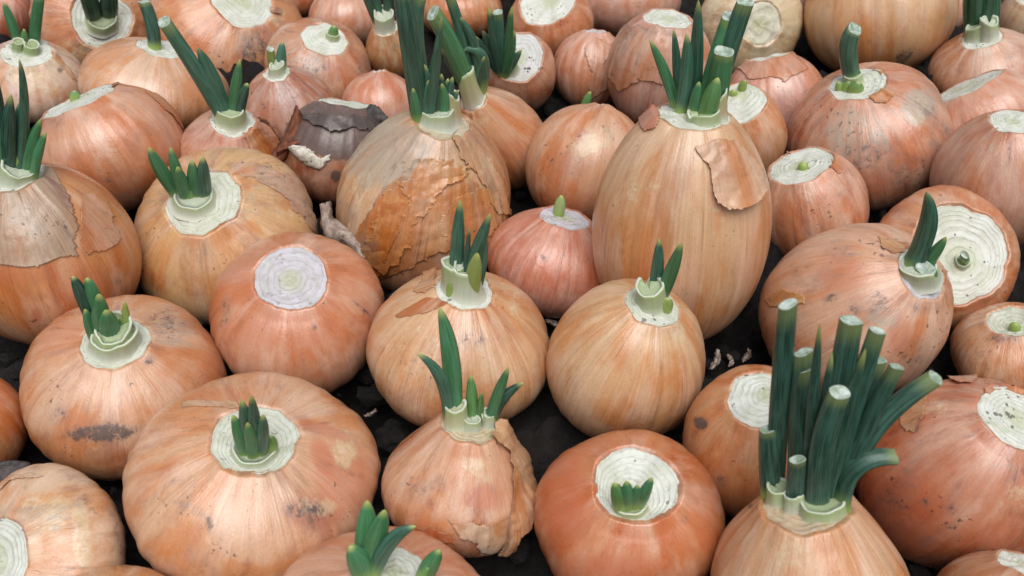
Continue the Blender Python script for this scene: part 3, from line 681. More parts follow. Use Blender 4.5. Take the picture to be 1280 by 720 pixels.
o.flap([(478, 660), (520, 655), (560, 665), (575, 676), (530, 672), (490, 675)], .0006, .0016, 'red', side=(0, 1), wrinkle=.0005)

o = Onion('J', (784, 650, .3691, .0372, .0325), 'smooth red-orange onion with small leaves nested in a hollow ringed cut, bottom edge', (.60, .275, .135),
          disc=(796, 606, 53), core=(785, 625), hollow=.22, rings=8, streak=.15, dirt=0.41, res=1.25)
o.mark(('r', 700, 620, 34, 80, .95), ('r', 760, 712, 90, 20, .75), ('d', 855, 650, 7, 6, .5), ('r', 735, 560, 50, 16, .6), ('r', 880, 640, 20, 60, .4))
o.bulb().sheath(785, 636, 785, 630, 48, 46, col='cream', ragged=.1)
o.leaf(777, 634, 768, 603, 22, 'p', 'fresh').leaf(785, 634, 783, 601, 19, 'p', 'mid').leaf(792, 634, 797, 606, 15, 'p', 'mid').leaf(798, 632, 815, 597, 18, 'p', 'mid')

o = Onion('K', (480, 778, 0.3250, 0.0413, 0.0235), 'wide pinkish onion cut by the bottom edge with fat rounded green leaves', 'pink', disc=(492, 716, 42), streak=.3, dirt=0.58, res=1.1, cdirt=.2)
o.mark(('r', 590, 690, 30, 20, .5)).bulb()
o.leaf(447, 708, 459, 625, 32, 'p', 'mid', flat=.55).leaf(460, 712, 481, 637, 32, 'p', 'mid', flat=.6).leaf(466, 718, 520, 658, 22, 'p', 'blue', mid=(488, 676)).leaf(434, 722, 437, 682, 34, 'p', 'mid').leaf(534, 724, 550, 687, 26, 'p', 'mid').leaf(522, 728, 536, 708, 14, 'p', 'fresh')
o.flap([(520, 660), (565, 663), (600, 680), (622, 704), (600, 690), (560, 672)], .0006, .0014, 'brown', side=(0, -1))

o = Onion('L', (1008, 750, 0.3356, 0.0365, 0.0365), 'pointed tan onion at the bottom right bearing a big bundle of thick cut leaves',
          (.65, .435, .28), disc=(1008, 630, 56), neck=.34, cut=(.55, .40, .26), cdirt=.2, streak=.5, dirt=0.41, res=1.2)
o.mark(('p', 985, 690, 40, 30, .3), ('d', 1056, 666, 4, 8, .6), ('d', 938, 632, 4, 4, .9))
o.bulb().sheath(966, 624, 965, 601, 32, 30, col='pale', ragged=.12).sheath(993, 634, 992, 614, 29, 27, col='white', ragged=.35).sheath(1035, 640, 1035, 622, 60, 58, col='pale', ragged=.15)
BD_ = (.020, .062, .046)
for a in [(1018, 630, 1040, 440, 22, 'p'), (1012, 628, 1012, 500, 22, 'c'), (1032, 632, 1082, 436, 24, 'p'), (1030, 630, 1064, 400, 36, 'c'), (1036, 632, 1097, 413, 27, 'c'), (1040, 632, 1097, 450, 28, 'c'), (1044, 632, 1121, 458, 24, 'c'), (1008, 626, 1025, 404, 19, 'p'), (968, 612, 985, 380, 29, 'c'),
          (996, 625, 1004, 440, 30, 'c'), (1049, 634, 1170, 472, 29, 'c', (1085, 545)), (1022, 636, 1050, 490, 35, 'c', (1028, 560)), (963, 618, 960, 536, 29, 'c'), (994, 632, 997, 574, 27, 'c'), (1054, 636, 1120, 571, 29, 'c', (1066, 585)), (1000, 630, 1004, 460, 30, 'c')]:
    o.leaf(a[0], a[1], a[2], a[3], a[4] * .9, a[5], BD_, mid=a[6] if len(a) > 6 else None, flat=.6)

o = Onion('M', (1195, 594, 0.3788, 0.0365, 0.0440), 'reddish speckled onion at the right, directly beside the big bundle of cut leaves', (.57, .275, .17),
          disc=(1272, 524, 48), streak=.2, dirt=1.3, res=1.25, cdirt=.9)
o.mark(('r', 1120, 640, 60, 70, .9), ('r', 1250, 680, 50, 30, .6), ('p', 1162, 505, 30, 20, .42), ('p', 1265, 625, 24, 26, .35), ('d', 1190, 496, 18, 10, .5), ('d', 1118, 620, 22, 20, .55), ('d', 1190, 636, 12, 8, .55), ('d', 1156, 628, 6, 6, .8), ('d', 1148, 532, 3, 14, .7, 15))
o.bulb().flap([(1226, 492), (1280, 494), (1310, 500), (1310, 486), (1250, 482), (1230, 484)], .0006, .0015, 'orange', side=(0, 1))
o.flap([(1186, 470), (1194, 458), (1204, 456), (1216, 468), (1222, 478), (1205, 482), (1190, 478)], .0014, .0016, 'pink')
o.flap([(1120, 506), (1160, 492), (1158, 520), (1142, 540), (1130, 536)], .0003, .0008, (.62, .37, .2))

o = Onion('N', (1261, 772, 0.3339, 0.0260, 0.0222), 'small tan onion in the bottom right corner with a dark-rimmed white cut', 'brown', disc=(1280, 706, 30), streak=.3, dirt=0.46)
o.bulb()
o = Onion('O', (944, 556, .3913, .0310, .0367), 'orange tan onion with a dark scab, its white cut half hidden behind the leaf bundle', (.62, .34, .175), disc=(950, 498, 40), core=(962, 492),
          streak=.4, dirt=0.69, cdirt=.9, res=1.1, cut='white')
o.mark(('d', 876, 529, 9, 8, 1.3, 20), ('d', 868, 541, 3, 8, .7, 30), ('d', 900, 602, 10, 8, .6), ('r', 895, 640, 30, 26, .5), ('d', 935, 575, 6, 5, .4))
o.bulb()

o = Onion('P', (1066, 390, 0.4450, 0.0415, 0.0470), 'large tilted pinkish tan onion with fat leaves and a stub, above the leaf bundle', (.66, .425, .30),
          disc=(1150, 342, 32), streak=.4, dirt=0.98, res=1.25, cut='lilac')
o.mark(('d', 1095, 380, 40, 16, .6, -10), ('d', 1040, 372, 12, 6, .7, -25), ('g', 1105, 395, 26, 18, .6), ('r', 1048, 342, 40, 26, .65), ('d', 1050, 316, 22, 9, .5), ('r', 950, 380, 16, 30, .5), ('d', 1142, 442, 16, 20, .5), ('d', 1000, 335, 16, 18, .42), ('r', 1125, 420, 14, 30, .6), ('d', 1148, 384, 14, 10, .55), ('g', 1100, 400, 14, 10, .7))
o.bulb().sheath(1147, 346, 1143, 330, 54, 48, col='white', ragged=.3)
o.leaf(1138, 335, 1158, 240, 26, 'p', (.035, .12, .08), mid=(1160, 285), yellow=.3).leaf(1150, 338, 1183, 296, 17, 'p', 'mid').leaf(1146, 340, 1160, 303, 13, 'p', 'dark').leaf(1156, 350, 1157, 335, 30, 'c', 'fresh', lean=.2).leaf(1152, 342, 1170, 316, 17, 'p', 'mid')
o.flap([(1098, 298), (1140, 306), (1138, 318), (1112, 316), (1098, 308)], .0003, .0006, 'gold', jag=1.5)
o.flap([(955, 372), (976, 360), (1010, 370), (1008, 380), (985, 384), (962, 384)], .0002, .0004, 'gold', jag=2)
o.flap([(1168, 355), (1176, 335), (1182, 338), (1180, 356), (1170, 366), (1155, 368)], .0006, .0012, 'orange', jag=1)

o = Onion('Q', (1176, 326, 0.4973, 0.0390, 0.0300), 'orange onion at the right with a very wide ringed cut and one green dot', (.62, .335, .19),
          disc=(1198, 318, 62), core=(1205, 326), rings=9, hollow=.05, streak=.4, dirt=0.81, res=1.15, cdirt=1.)
o.mark(('d', 1245, 390, 14, 8, .6, -30), ('d', 1110, 264, 20, 6, .4), ('r', 1230, 380, 26, 14, .5)).bulb()
o.sheath(1205, 328, 1205, 324, 20, 19, col='pale').leaf(1205, 328, 1206, 318, 13, 'c', 'fresh')
o = Onion('R', (1266, 441, .4510, .0282, .0216), 'small speckled onion at the right edge with a yellow-green bud in its cut', 'tan', disc=(1266, 402, 29), core=(1268, 408), streak=.4, dirt=1, cut='green', hollow=.1)
o.mark(('d', 1256, 424, 26, 6, .6), ('g', 1256, 416, 30, 10, .4)).bulb()
o.leaf(1268, 410, 1270, 403, 15, 'p', 'lime', name='bud')

o = Onion('T', (851, 289, 0.4595, 0.0435, 0.0605), 'tall papery golden onion with loose skin flap and upright leaf tuft, right of centre', (.66, .445, .275),
          disc=(866, 143, 46), neck=.10, streak=.6, dirt=0.52, full=.82, res=1.3, lump=.016)
o.mark(('p', 800, 235, 26, 18, .4), ('p', 905, 270, 30, 70, .25), ('r', 940, 330, 16, 50, .4), ('d', 845, 375, 30, 14, .3))
o.bulb().sheath(884, 152, 884, 136, 44, 42, col='pale', ragged=.25).sheath(900, 148, 900, 112, 22, 22, col='dry', ragged=.3)
o.leaf(850, 140, 858, 42, 19, 'p', 'blue', mid=(858, 90)).leaf(846, 132, 812, 50, 15, 'p', 'mid').leaf(848, 128, 842, 36, 13, 'p', 'blue').leaf(868, 130, 873, 0, 19, 'p', 'blue').leaf(888, 135, 932, 2, 25, 'c', 'blue').leaf(882, 135, 915, 20, 28, 'c', 'mid').leaf(892, 142, 905, 64, 30, 'c', 'mid').leaf(880, 150, 898, 97, 26, 'p', 'fresh').leaf(866, 146, 874, 102, 17, 'p', 'mid')
o.flap([(870, 182), (888, 173), (914, 172), (934, 186), (946, 210), (951, 236), (942, 252), (924, 261), (905, 262), (895, 252), (889, 234), (883, 212), (875, 196)], .0012, .0030, (.67, .43, .27), streak=.5, label='large loose pinkish brown skin flap', side=(.35, .9), wrinkle=.0007, jag=2)
o.flap([(800, 150), (815, 128), (826, 142), (824, 162), (806, 168)], .0012, .003, 'rose', side=(-.4, -.9), jag=2)

o = Onion('U', (690, 328, .5027, .0358, .0276), 'small rose-pink onion with a narrow lilac top and stubby sprout, beside the tall golden one', (.60, .30, .225), disc=(705, 272, 31), neck=.06, streak=.8, dirt=0.41,
          cut='lilac', rings=4)
o.mark(('d', 680, 322, 6, 4, .7, 45), ('d', 705, 320, 3, 3, .6)).bulb()
o.leaf(698, 268, 702, 244, 16, 'p', (.34, .42, .16), name='sprout', yellow=1)

o = Onion('V', (533, 258, 0.5286, 0.0501, 0.0528), 'big onion wrapped in crinkled golden paper skin, behind the central one', (.64, .45, .285),
          disc=(552, 152, 34), neck=.18, cut=(.52, .42, .28), streak=.9, dirt=1.2, res=1.3, lump=.034, ribs=.012)
o.mark(('g', 480, 190, 60, 50, .8), ('p', 452, 235, 14, 30, .55), ('d', 540, 180, 80, 30, .42), ('p', 600, 215, 24, 40, .35, 40), ('r', 500, 340, 70, 24, .6))
o.bulb().sheath(566, 150, 565, 110, 24, 20, col='dry', ragged=.3).sheath(540, 150, 540, 128, 50, 44, col='white', ragged=.4)
o.leaf(527, 150, 502, -18, 27, 'c', 'dark', mid=(514, 60)).leaf(534, 150, 545, 60, 17, 'p', 'blue').leaf(553, 150, 566, 96, 15, 'p', 'blue').leaf(545, 150, 540, 88, 20, 'p', 'dark').leaf(530, 152, 536, 100, 16, 'p', 'blue').leaf(550, 150, 574, 112, 12, 'p', 'blue').leaf(536, 152, 552, 20, 14, 'p', 'blue').leaf(558, 152, 552, 104, 17, 'p', 'mid').leaf(541, 148, 524, -6, 23, 'c', 'blue', mid=(520, 60)).leaf(536, 152, 530, 80, 24, 'p', 'blue', flat=.5).leaf(548, 148, 552, 92, 16, 'p', 'dark').leaf(556, 148, 560, 98, 18, 'p', 'blue').leaf(520, 152, 516, 110, 14, 'p', 'mid').leaf(546, 152, 547, 134, 12, 'p', 'lime', name='bud')
o.flap([(440, 300), (480, 236), (500, 222), (512, 250), (500, 300), (470, 346), (446, 352)], .0006, .0012, (.60, .31, .11), label='shiny orange torn skin flap', wrinkle=.0005, side=(.6, .4))
o.flap([(500, 225), (560, 200), (600, 230), (622, 270), (600, 310), (540, 320), (498, 340), (470, 350), (500, 290), (512, 250)], .0004, .0006, (.62, .385, .21), wrinkle=.0005, jag=4)
o.flap([(478, 240), (520, 205), (566, 196), (588, 214), (548, 246), (520, 290), (500, 332), (474, 348), (456, 325)], .0008, .0014, (.66, .41, .20), wrinkle=.0005, jag=5, streak=.9, label='crinkled golden sheet of dry skin')
o.flap([(560, 260), (610, 232), (634, 268), (628, 310), (600, 330), (570, 318), (552, 290)], .0006, .0011, (.65, .42, .22), wrinkle=.0004, jag=5, streak=.9)
o.flap([(565, 165), (600, 185), (630, 235), (640, 272), (620, 268), (600, 225), (575, 190)], .0006, .001, 'papery', wrinkle=.0004, jag=3)

o = Onion('W', (283, 293, 0.5211, 0.0523, 0.0385), 'yellow-orange onion at left with dark dots round its wide neck and short curled leaves', (.66, .43, .23),
          disc=(254, 250, 45), core=(238, 252), streak=.45, dirt=0.98, neck=.1, res=1.2, cut='green', cdirt=.8)
o.mark(('p', 325, 250, 60, 42, .36), ('d', 280, 268, 26, 14, .55), ('d', 340, 240, 40, 26, .42), ('d', 245, 312, 26, 16, .38), ('r', 240, 295, 14, 14, .5), ('d', 330, 213, 12, 8, .5))
o.bulb().sheath(240, 250, 238, 240, 60, 50, col='white', ragged=.4)
o.leaf(224, 246, 186, 184, 20, 'p', 'mid', mid=(202, 214)).leaf(230, 244, 213, 184, 17, 'p', 'mid').leaf(234, 250, 222, 208, 19, 'p', 'mid').leaf(247, 248, 240, 200, 20, 'p', 'mid').leaf(256, 248, 254, 196, 20, 'p', 'blue').leaf(240, 252, 236, 230, 15, 'p', 'fresh')
o.flap([(278, 210), (330, 204), (372, 225), (396, 262), (396, 290), (360, 250), (320, 226), (290, 222)], .0002, .0003, (.67, .46, .33), jag=3)

o = Onion('X', (60, 320, 0.4662, 0.0425, 0.0471), 'large orange onion at the left edge with torn grey upper skin and many leaves', (.62, .315, .14),
          disc=(18, 220, 37), neck=.06, streak=.6, dirt=0.69, res=1.25, cut='white')
o.mark(('r', 45, 395, 8, 12, .9), ('r', 110, 370, 60, 40, .5), ('d', 146, 352, 6, 4, .6), ('r', 30, 345, 70, 12, .5))
o.bulb()
o.flap([(-60, 335), (-20, 330), (30, 336), (68, 326), (98, 320), (92, 300), (98, 285), (92, 262), (84, 238), (62, 210), (30, 205), (-30, 215), (-60, 260)], .0007, .0009, (.50, .38, .28), jag=2, dirt=1.4, streak=1, label='grey dusty upper skin ending in a torn edge')
o.flap([(98, 244), (112, 240), (140, 262), (156, 300), (130, 312), (112, 318), (100, 300)], .0003, .0008, (.63, .36, .21), jag=3)
o.sheath(22, 226, 26, 206, 50, 42, col='white', ragged=.5)
o.leaf(6, 222, -8, 85, 24, 'p', 'dark').leaf(12, 222, 14, 118, 22, 'p', 'dark').leaf(22, 220, 24, 74, 13, 'p', 'blue', mid=(30, 140)).leaf(22, 222, 27, 124, 19, 'p', 'blue').leaf(31, 220, 52, 148, 17, 'p', 'mid').leaf(40, 222, 58, 165, 16, 'p', 'mid').leaf(2, 224, -2, 150, 20, 'p', 'mid').leaf(14, 222, 12, 178, 14, 'p', 'lime', name='bud').leaf(22, 222, 24, 186, 12, 'p', 'lime', name='bud')

o = Onion('Y', (733, 208, .5540, .0366, .0373), 'pinkish onion with a yellowish corky shoulder patch, left of the tall golden one', (.65, .40, .26), disc=(752, 136, 6), tb=-1, streak=.3, dirt=0.81)
o.mark(('p', 742, 176, 34, 18, .62, -12), ('r', 700, 210, 16, 40, .6), ('r', 740, 260, 60, 20, .5), ('d', 712, 205, 26, 18, .4), ('r', 722, 172, 16, 8, .7, -50)).bulb()
o = Onion('Z', (627, 178, .5836, .0284, .0365), 'pointed long-necked onion with a thick slanting cut leaf, right of the crinkled papery one', 'tan', disc=(592, 124, 16), neck=.4, tb=1, streak=.6, dirt=0.58)
o.mark(('r', 640, 190, 26, 16, .5), ('p', 600, 145, 14, 20, .4)).bulb()
o.sheath(590, 126, 578, 82, 27, 24, col='cream', ragged=.12)
o.leaf(588, 124, 541, 16, 24, 'c', 'mid', mid=(572, 74)).leaf(585, 123, 536, 20, 15, 'p', 'blue', mid=(566, 72)).leaf(590, 122, 562, -4, 15, 'c', 'blue', mid=(580, 58)).leaf(594, 122, 570, 18, 14, 'p', 'blue', mid=(594, 62)).leaf(588, 120, 552, 60, 14, 'p', 'blue').leaf(592, 122, 606, 70, 12, 'p', 'blue').leaf(600, 118, 574, 64, 16, 'p', 'blue', mid=(602, 70)).leaf(562, 140, 600, 186, 8, 'p', 'lime', name='bud')

o = Onion('AA', (1012, 262, .5239, .0314, .0353), 'pinkish onion right of the tall golden one with a flat oval white cut', 'pink', disc=(1000, 207, 40), streak=.4, dirt=1, cdirt=.8, cut='white')
o.mark(('d', 1050, 240, 22, 12, .4, 40), ('r', 1000, 280, 20, 30, .5), ('g', 1000, 240, 30, 12, .3)).bulb()
o.leaf(1003, 210, 1005, 203, 14, 'p', 'lime', name='bud', flat=.9)
o.flap([(975, 192), (1010, 188), (1040, 200), (1052, 222), (1030, 206), (1000, 194)], .0005, .0012, 'orange', side=(0, -1), jag=1.2)
o = Onion('AB', (1085, 171, 0.5893, 0.0510, 0.0433), 'large dirty onion at upper right with grey-green blotches and one curved cut leaf', (.60, .345, .24), disc=(1073, 104, 32), core=(1066, 108), streak=.4, dirt=1.3, res=1.2, cut='white', cdirt=.3)
o.mark(('g', 1070, 165, 50, 34, .62), ('g', 1148, 135, 22, 26, .85, 30), ('d', 1085, 195, 36, 22, .6), ('p', 1148, 138, 18, 22, .5), ('r', 1060, 228, 60, 20, .7), ('r', 1150, 190, 26, 30, .5), ('d', 1130, 220, 20, 16, .55), ('d', 1165, 150, 8, 30, .5), ('d', 1140, 205, 22, 10, .5, -30))
o.bulb().sheath(1067, 104, 1066, 90, 25, 23, col='pale', ragged=.1)
o.leaf(1067, 100, 1069, 36, 23, 'c', (.05, .12, .08), mid=(1060, 62), flat=.9).leaf(1057, 112, 1062, 101, 14, 'p', 'fresh').leaf(1068, 114, 1074, 102, 20, 'p', 'fresh').leaf(1050, 112, 1048, 102, 12, 'p', 'fresh')
o.flap([(1090, 84), (1105, 92), (1104, 100), (1092, 92)], .001, .002, 'orange', jag=1)
o.flap([(1086, 120), (1104, 112), (1118, 112), (1108, 128), (1094, 128)], .0004, .001, (.62, .34, .15), jag=2)

o = Onion('AC', (1250, 225, 0.5298, 0.0365, 0.0396), 'smooth pinkish brown onion at the right edge with a small grey oval cut', (.58, .36, .27), disc=(1266, 151, 27), streak=.3, dirt=0.46, neck=.06)
o.mark(('d', 1262, 190, 3, 16, .7), ('d', 1260, 162, 22, 6, .5), ('g', 1230, 180, 24, 14, .35)).bulb()
o = Onion('AD', (1223, 147, 0.6174, 0.0385, 0.0274), 'pink onion behind the large dirty one, its cut seen as a thin white strip', (.68, .43, .335), disc=(1201, 98, 46), tb=-1, streak=.15, dirt=0.41)
o.mark(('r', 1220, 150, 50, 30, .5)).bulb()
o = Onion('AE', (926, 170, .5871, .0281, .0347), 'onion tucked behind the tall golden one with a clean white cut and two buds', 'tan', disc=(921, 130, 36), core=(925, 114), streak=.6, dirt=0.35, cdirt=.15, rings=5)
o.bulb().leaf(926, 112, 932, 100, 12, 'p', 'lime', name='bud').leaf(916, 118, 917, 112, 12, 'p', 'lime', name='bud')
o = Onion('AF', (967, 130, .6548, .0364, .0350), 'wrinkled pink onion at upper right in front of the peeled greenish white one', (.65, .41, .34), disc=(960, 66, 26), tb=-1, streak=.5, dirt=0.92)
o.mark(('d', 945, 70, 30, 5, .5)).bulb()
o.flap([(912, 80), (930, 66), (990, 64), (1010, 80), (985, 100), (940, 98)], .0004, .001, 'pink', jag=3)
o = Onion('AG', (938, 30, 0.7246, 0.0410, 0.0255), 'peeled greenish white onion at the top with a round bare crown', (.64, .56, .38), disc=(951, 30, 26), core=(950, 32), streak=.4, dirt=0.69, cut='cream', cdirt=0, proud=0, rings=2)
o.mark(('d', 905, 20, 26, 16, .45), ('g', 985, 45, 16, 22, .4), ('p', 940, 40, 60, 40, .6)).bulb()
o = Onion('AH', (1097, 12, .7165, .0586, .0506), 'large smooth golden onion at the top right showing no cut', (.65, .42, .235), disc=(1097, -66, 14), tb=-1, streak=.25, dirt=0.41, res=1.1)
o.mark(('d', 1131, 70, 14, 8, .9, -35), ('d', 1150, 78, 8, 5, .5), ('d', 1085, 52, 4, 3, .8), ('r', 1130, 85, 30, 10, .3)).bulb()
o = Onion('AI', (1229, 82, 0.6702, 0.0370, 0.0200), 'pale pink onion at the top right with a thick dark leaf pair', (.63, .42, .32), disc=(1226, 48, 23), neck=.25, streak=.4, dirt=0.81)
o.mark(('d', 1262, 78, 12, 14, .5), ('g', 1240, 60, 30, 12, .4)).bulb().sheath(1217, 46, 1217, 28, 26, 24, col='pale', ragged=.3).sheath(1240, 46, 1241, 20, 24, 22, col='white', ragged=.3)
o.leaf(1217, 38, 1218, -25, 26, 'c', (.025, .08, .035)).leaf(1236, 38, 1240, -25, 24, 'c', (.025, .08, .035))
o = Onion('AJ', (1290, 30, .7195, .0263, .0334), 'pale onion in the top right corner cut off by the frame', 'pale', disc=(1292, -8, 20), streak=.5, dirt=0.46)
o.mark(('p', 1275, 25, 10, 30, .5)).bulb()
o = Onion('AK', (823, 88, .6345, .0353, .0421), 'broad pink papery onion behind the tall golden one with a flat white cut', (.65, .41, .335), disc=(834, 23, 29), streak=.7, dirt=0.92, cdirt=.3)
o.mark(('d', 800, 40, 30, 8, .45), ('r', 785, 110, 16, 26, .5)).bulb()
o.flap([(748, 60), (765, 52), (775, 34), (830, 34), (872, 40), (878, 80), (860, 105), (790, 104), (772, 112), (758, 90)], .0005, .0012, (.62, .40, .30), jag=2.5, side=(-.7, .5), wrinkle=.0005)
o = Onion('AL', (738, 87, .6769, .0271, .0285), 'small pink striped onion with a frayed top, left of the broad pink papery one', (.66, .42, .33), disc=(744, 42, 15), tb=-1, streak=.8, dirt=0.35, cut='lilac')
o.mark(('r', 735, 95, 20, 26, .3)).bulb()
o.flap([(745, 46), (765, 55), (752, 80), (758, 110), (735, 130), (738, 90), (730, 60)], .0004, .001, (.62, .38, .28), jag=3)
o = Onion('AM', (688, 30, .7244, .0334, .0311), 'orange onion at the top edge with a wide white grey-cored cut, right of centre leaves', (.62, .335, .2), disc=(682, 4, 35), core=(688, -2), streak=.4, dirt=0.69, cdirt=.7, hollow=.1)
o.mark(('r', 645, 35, 10, 20, .4), ('d', 684, 22, 8, 5, .8)).bulb()
o = Onion('AN', (785, 0, .7642, .0432, .0294), 'pink onion cut by the top edge above the broad pink papery one', (.62, .39, .31), disc=(785, -45, 20), tb=-1, streak=.3, dirt=0.81)
o.mark(('d', 760, 8, 20, 10, .4)).bulb()
o = Onion('AO', (650, 92, .6532, .0261, .0345), 'onion with a slanting black-dotted mouldy cut and yellow-tipped leaves, near the top centre', 'pink', disc=(648, 72, 33), streak=.5, dirt=1, cut=(.60, .60, .60), cdirt=1.2)
o.bulb().sheath(627, 102, 626, 82, 24, 22, col='pale', ragged=.3)
o.leaf(624, 92, 622, 15, 15, 'c', (.05, .19, .14)).leaf(617, 96, 603, 38, 16, 'p', 'dark', yellow=.3).leaf(630, 94, 643, 38, 19, 'p', 'mid').leaf(621, 94, 617, 36, 16, 'p', (.05, .19, .14)).leaf(624, 96, 610, 8, 17, 'p', 'blue', yellow=1.6).leaf(632, 96, 640, 8, 13, 'p', 'mid', yellow=1.6).leaf(614, 100, 598, 60, 14, 'p', 'blue').leaf(618, 100, 592, 44, 13, 'p', 'dark').leaf(628, 98, 652, 62, 13, 'p', 'blue').leaf(620, 98, 610, 62, 15, 'p', 'dark')
o = Onion('AP', (474, 135, 0.6468, 0.0275, 0.0250), 'small smooth pink onion squeezed in behind the dark rotten one', (.63, .36, .27), disc=(474, 90, 6), tb=-1, streak=.3, dirt=0.35)
o.bulb()
o = Onion('AQ', (398, 84, .6819, .0397, .0299), 'dusty brown onion at upper left with an oval white cut and green nub', (.57, .33, .21), disc=(406, 49, 27), core=(416, 42), streak=.3, dirt=1.3, cdirt=.1)
o.mark(('d', 395, 92, 24, 20, .6), ('g', 375, 80, 30, 30, .55), ('r', 425, 90, 20, 20, .5), ('d', 455, 90, 10, 24, .6)).bulb()
o.leaf(416, 46, 418, 32, 14, 'p', 'fresh', flat=.9).sheath(416, 47, 416, 40, 18, 17, col='pale')
o = Onion('AR', (362, 143, .6286, .0323, .0301), 'wrinkled mauve-pink onion with a short blue-green sprout, above the dark rotten one', (.50, .30, .235), disc=(346, 92, 16), neck=.1, streak=.5, dirt=1.3)
o.mark(('d', 362, 118, 20, 16, .5), ('g', 340, 115, 30, 16, .4)).bulb().sheath(346, 92, 346, 78, 22, 20, col='white', ragged=.4)
o.leaf(351, 86, 353, 52, 14, 'p', (.06, .20, .15)).leaf(341, 86, 338, 61, 11, 'c', 'lime')
o = Onion('AS', (290, 191, .5814, .0319, .0226), 'small pink onion with a white ring neck and long leaves leaning left', (.63, .38, .29), disc=(291, 152, 27), neck=.35, streak=.6, dirt=0.81)
o.mark(('d', 250, 165, 20, 14, .4), ('r', 300, 165, 10, 14, .5)).bulb().sheath(288, 150, 287, 130, 42, 36, col='pale', ragged=.25)
o.leaf(281, 148, 205, 27, 19, 'c', (.05, .15, .11), mid=(248, 92)).leaf(286, 148, 247, 60, 21, 'p', 'blue', mid=(266, 98), yellow=.2).leaf(290, 148, 300, 74, 16, 'p', 'mid').leaf(296, 150, 310, 104, 17, 'p', 'dark', mid=(302, 122))
o.flap([(300, 160), (322, 158), (345, 180), (338, 200), (315, 195), (308, 178)], .0006, .0016, (.55, .25, .09), jag=3, wrinkle=.0005)
o = Onion('AT', (423, 190, .5759, .0356, .0335), 'half rotten onion with blackish upper skin and torn brown shreds', (.50, .27, .165), disc=(430, 137, 33), tb=-1, streak=.3, dirt=1.4, cdirt=.3)
o.mark(('d', 415, 160, 60, 34, 1.9), ('d', 465, 160, 30, 30, 1.8), ('d', 430, 185, 50, 20, 1.1), ('g', 440, 180, 30, 20, .4), ('d', 368, 150, 16, 30, 1.), ('d', 420, 220, 7, 8, 1.3), ('d', 440, 190, 40, 20, .55), ('r', 390, 240, 40, 20, .6)).bulb()
o.flap([(380, 150), (395, 142), (430, 148), (470, 144), (486, 150), (470, 160), (430, 164), (395, 162)], .0004, .001, (.055, .036, .042), jag=3, wrinkle=.0010, dirt=1.4, label='blackish rotten skin')
AT = o
o = Onion('AU', (138, 187, .5653, .0452, .0374), 'plump pink-orange onion at left with a narrow white slit under lifted brown skin', (.63, .36, .235), disc=(100, 126, 48), tb=-1, core=(92, 118), streak=.3, dirt=0.58, res=1.2)
o.mark(('d', 65, 150, 16, 14, .5), ('g', 90, 140, 40, 12, .4), ('d', 135, 225, 6, 5, .6), ('r', 200, 170, 16, 40, .5), ('r', 110, 225, 40, 16, .5)).bulb()
o.leaf(93, 124, 94, 113, 14, 'p', (.06, .20, .15), flat=.5)
o.flap([(46, 132), (60, 118), (110, 108), (150, 106), (140, 112), (100, 116), (70, 124)], .0012, .003, 'brown', jag=1, side=(0, -1))
o.flap([(180, 112), (200, 118), (222, 140), (230, 165), (215, 145), (196, 126)], .0006, .0014, 'orange', jag=1, side=(.7, -.4))
o = Onion('AV', (194, 108, 0.6412, 0.0490, 0.0285), 'pale peach onion at upper left with a round cut and single dark leaf', (.68, .49, .36), disc=(200, 61, 27), core=(193, 56), streak=.5, dirt=0.35, cdirt=.1)
o.mark(('r', 240, 140, 20, 16, .4)).bulb().leaf(194, 60, 180, 2, 17, 'c', 'dark', mid=(190, 30))
o = Onion('AW', (288, 32, 0.7226, 0.0590, 0.0350), 'large orange-brown onion at the top left with dark blotches and a cut-off white cut', (.60, .31, .15), disc=(300, 0, 38), streak=.4, dirt=1, res=1.1, cdirt=.1)
o.mark(('d', 322, 65, 26, 24, .8), ('g', 310, 55, 24, 20, .5), ('d', 340, 80, 14, 16, .7), ('r', 345, 50, 26, 20, .5), ('p', 345, 20, 16, 14, .4)).bulb()
o.flap([(302, 8), (320, 6), (352, 12), (350, 20), (320, 14), (306, 16)], .0008, .002, 'brown', jag=1)
o = Onion('AX', (432, 22, .7496, .0293, .0238), 'pink onion at the top edge between the dusty brown and slim necked ones', (.66, .43, .34), disc=(430, -18, 6), tb=-1, streak=.4, dirt=0.46)
o.bulb()
o = Onion('AY', (487, 66, .7034, .0183, .0225), 'slim tan onion with a thick whitish neck and dark leaves at the top edge', (.58, .38, .21), disc=(481, 34, 15), neck=.4, streak=.6, dirt=0.69)
o.mark(('d', 494, 58, 5, 5, .7), ('p', 484, 50, 18, 14, .4)).bulb().sheath(480, 34, 478, 12, 28, 26, col='white', ragged=.3)
o.leaf(472, 22, 456, -18, 20, 'c', (.03, .09, .05)).leaf(486, 20, 488, -14, 14, 'c', (.03, .09, .05))
o = Onion('AZ', (120, 30, 0.7208, 0.0455, 0.0310), 'orange onion at the top left with a white ring round two stout leaves', (.63, .35, .2), disc=(127, 24, 35), core=(127, 24), streak=.3, dirt=0.69, hollow=.1, res=1.1, cut='white')
o.mark(('p', 100, 65, 26, 16, .55), ('g', 85, 40, 14, 24, .35), ('r', 65, 40, 12, 24, .4)).bulb().sheath(127, 27, 127, 16, 40, 38, col='pale', ragged=.3)
o.leaf(119, 24, 104, -22, 22, 'c', (.03, .075, .04)).leaf(137, 22, 134, -24, 22, 'c', (.03, .075, .04))
o = Onion('BA', (40, 101, 0.6607, 0.0365, 0.0235), 'whitish pink onion at the upper left with twin green collars and two leaves', (.70, .55, .47), disc=(34, 65, 30), neck=.2, streak=.6, dirt=0.81)
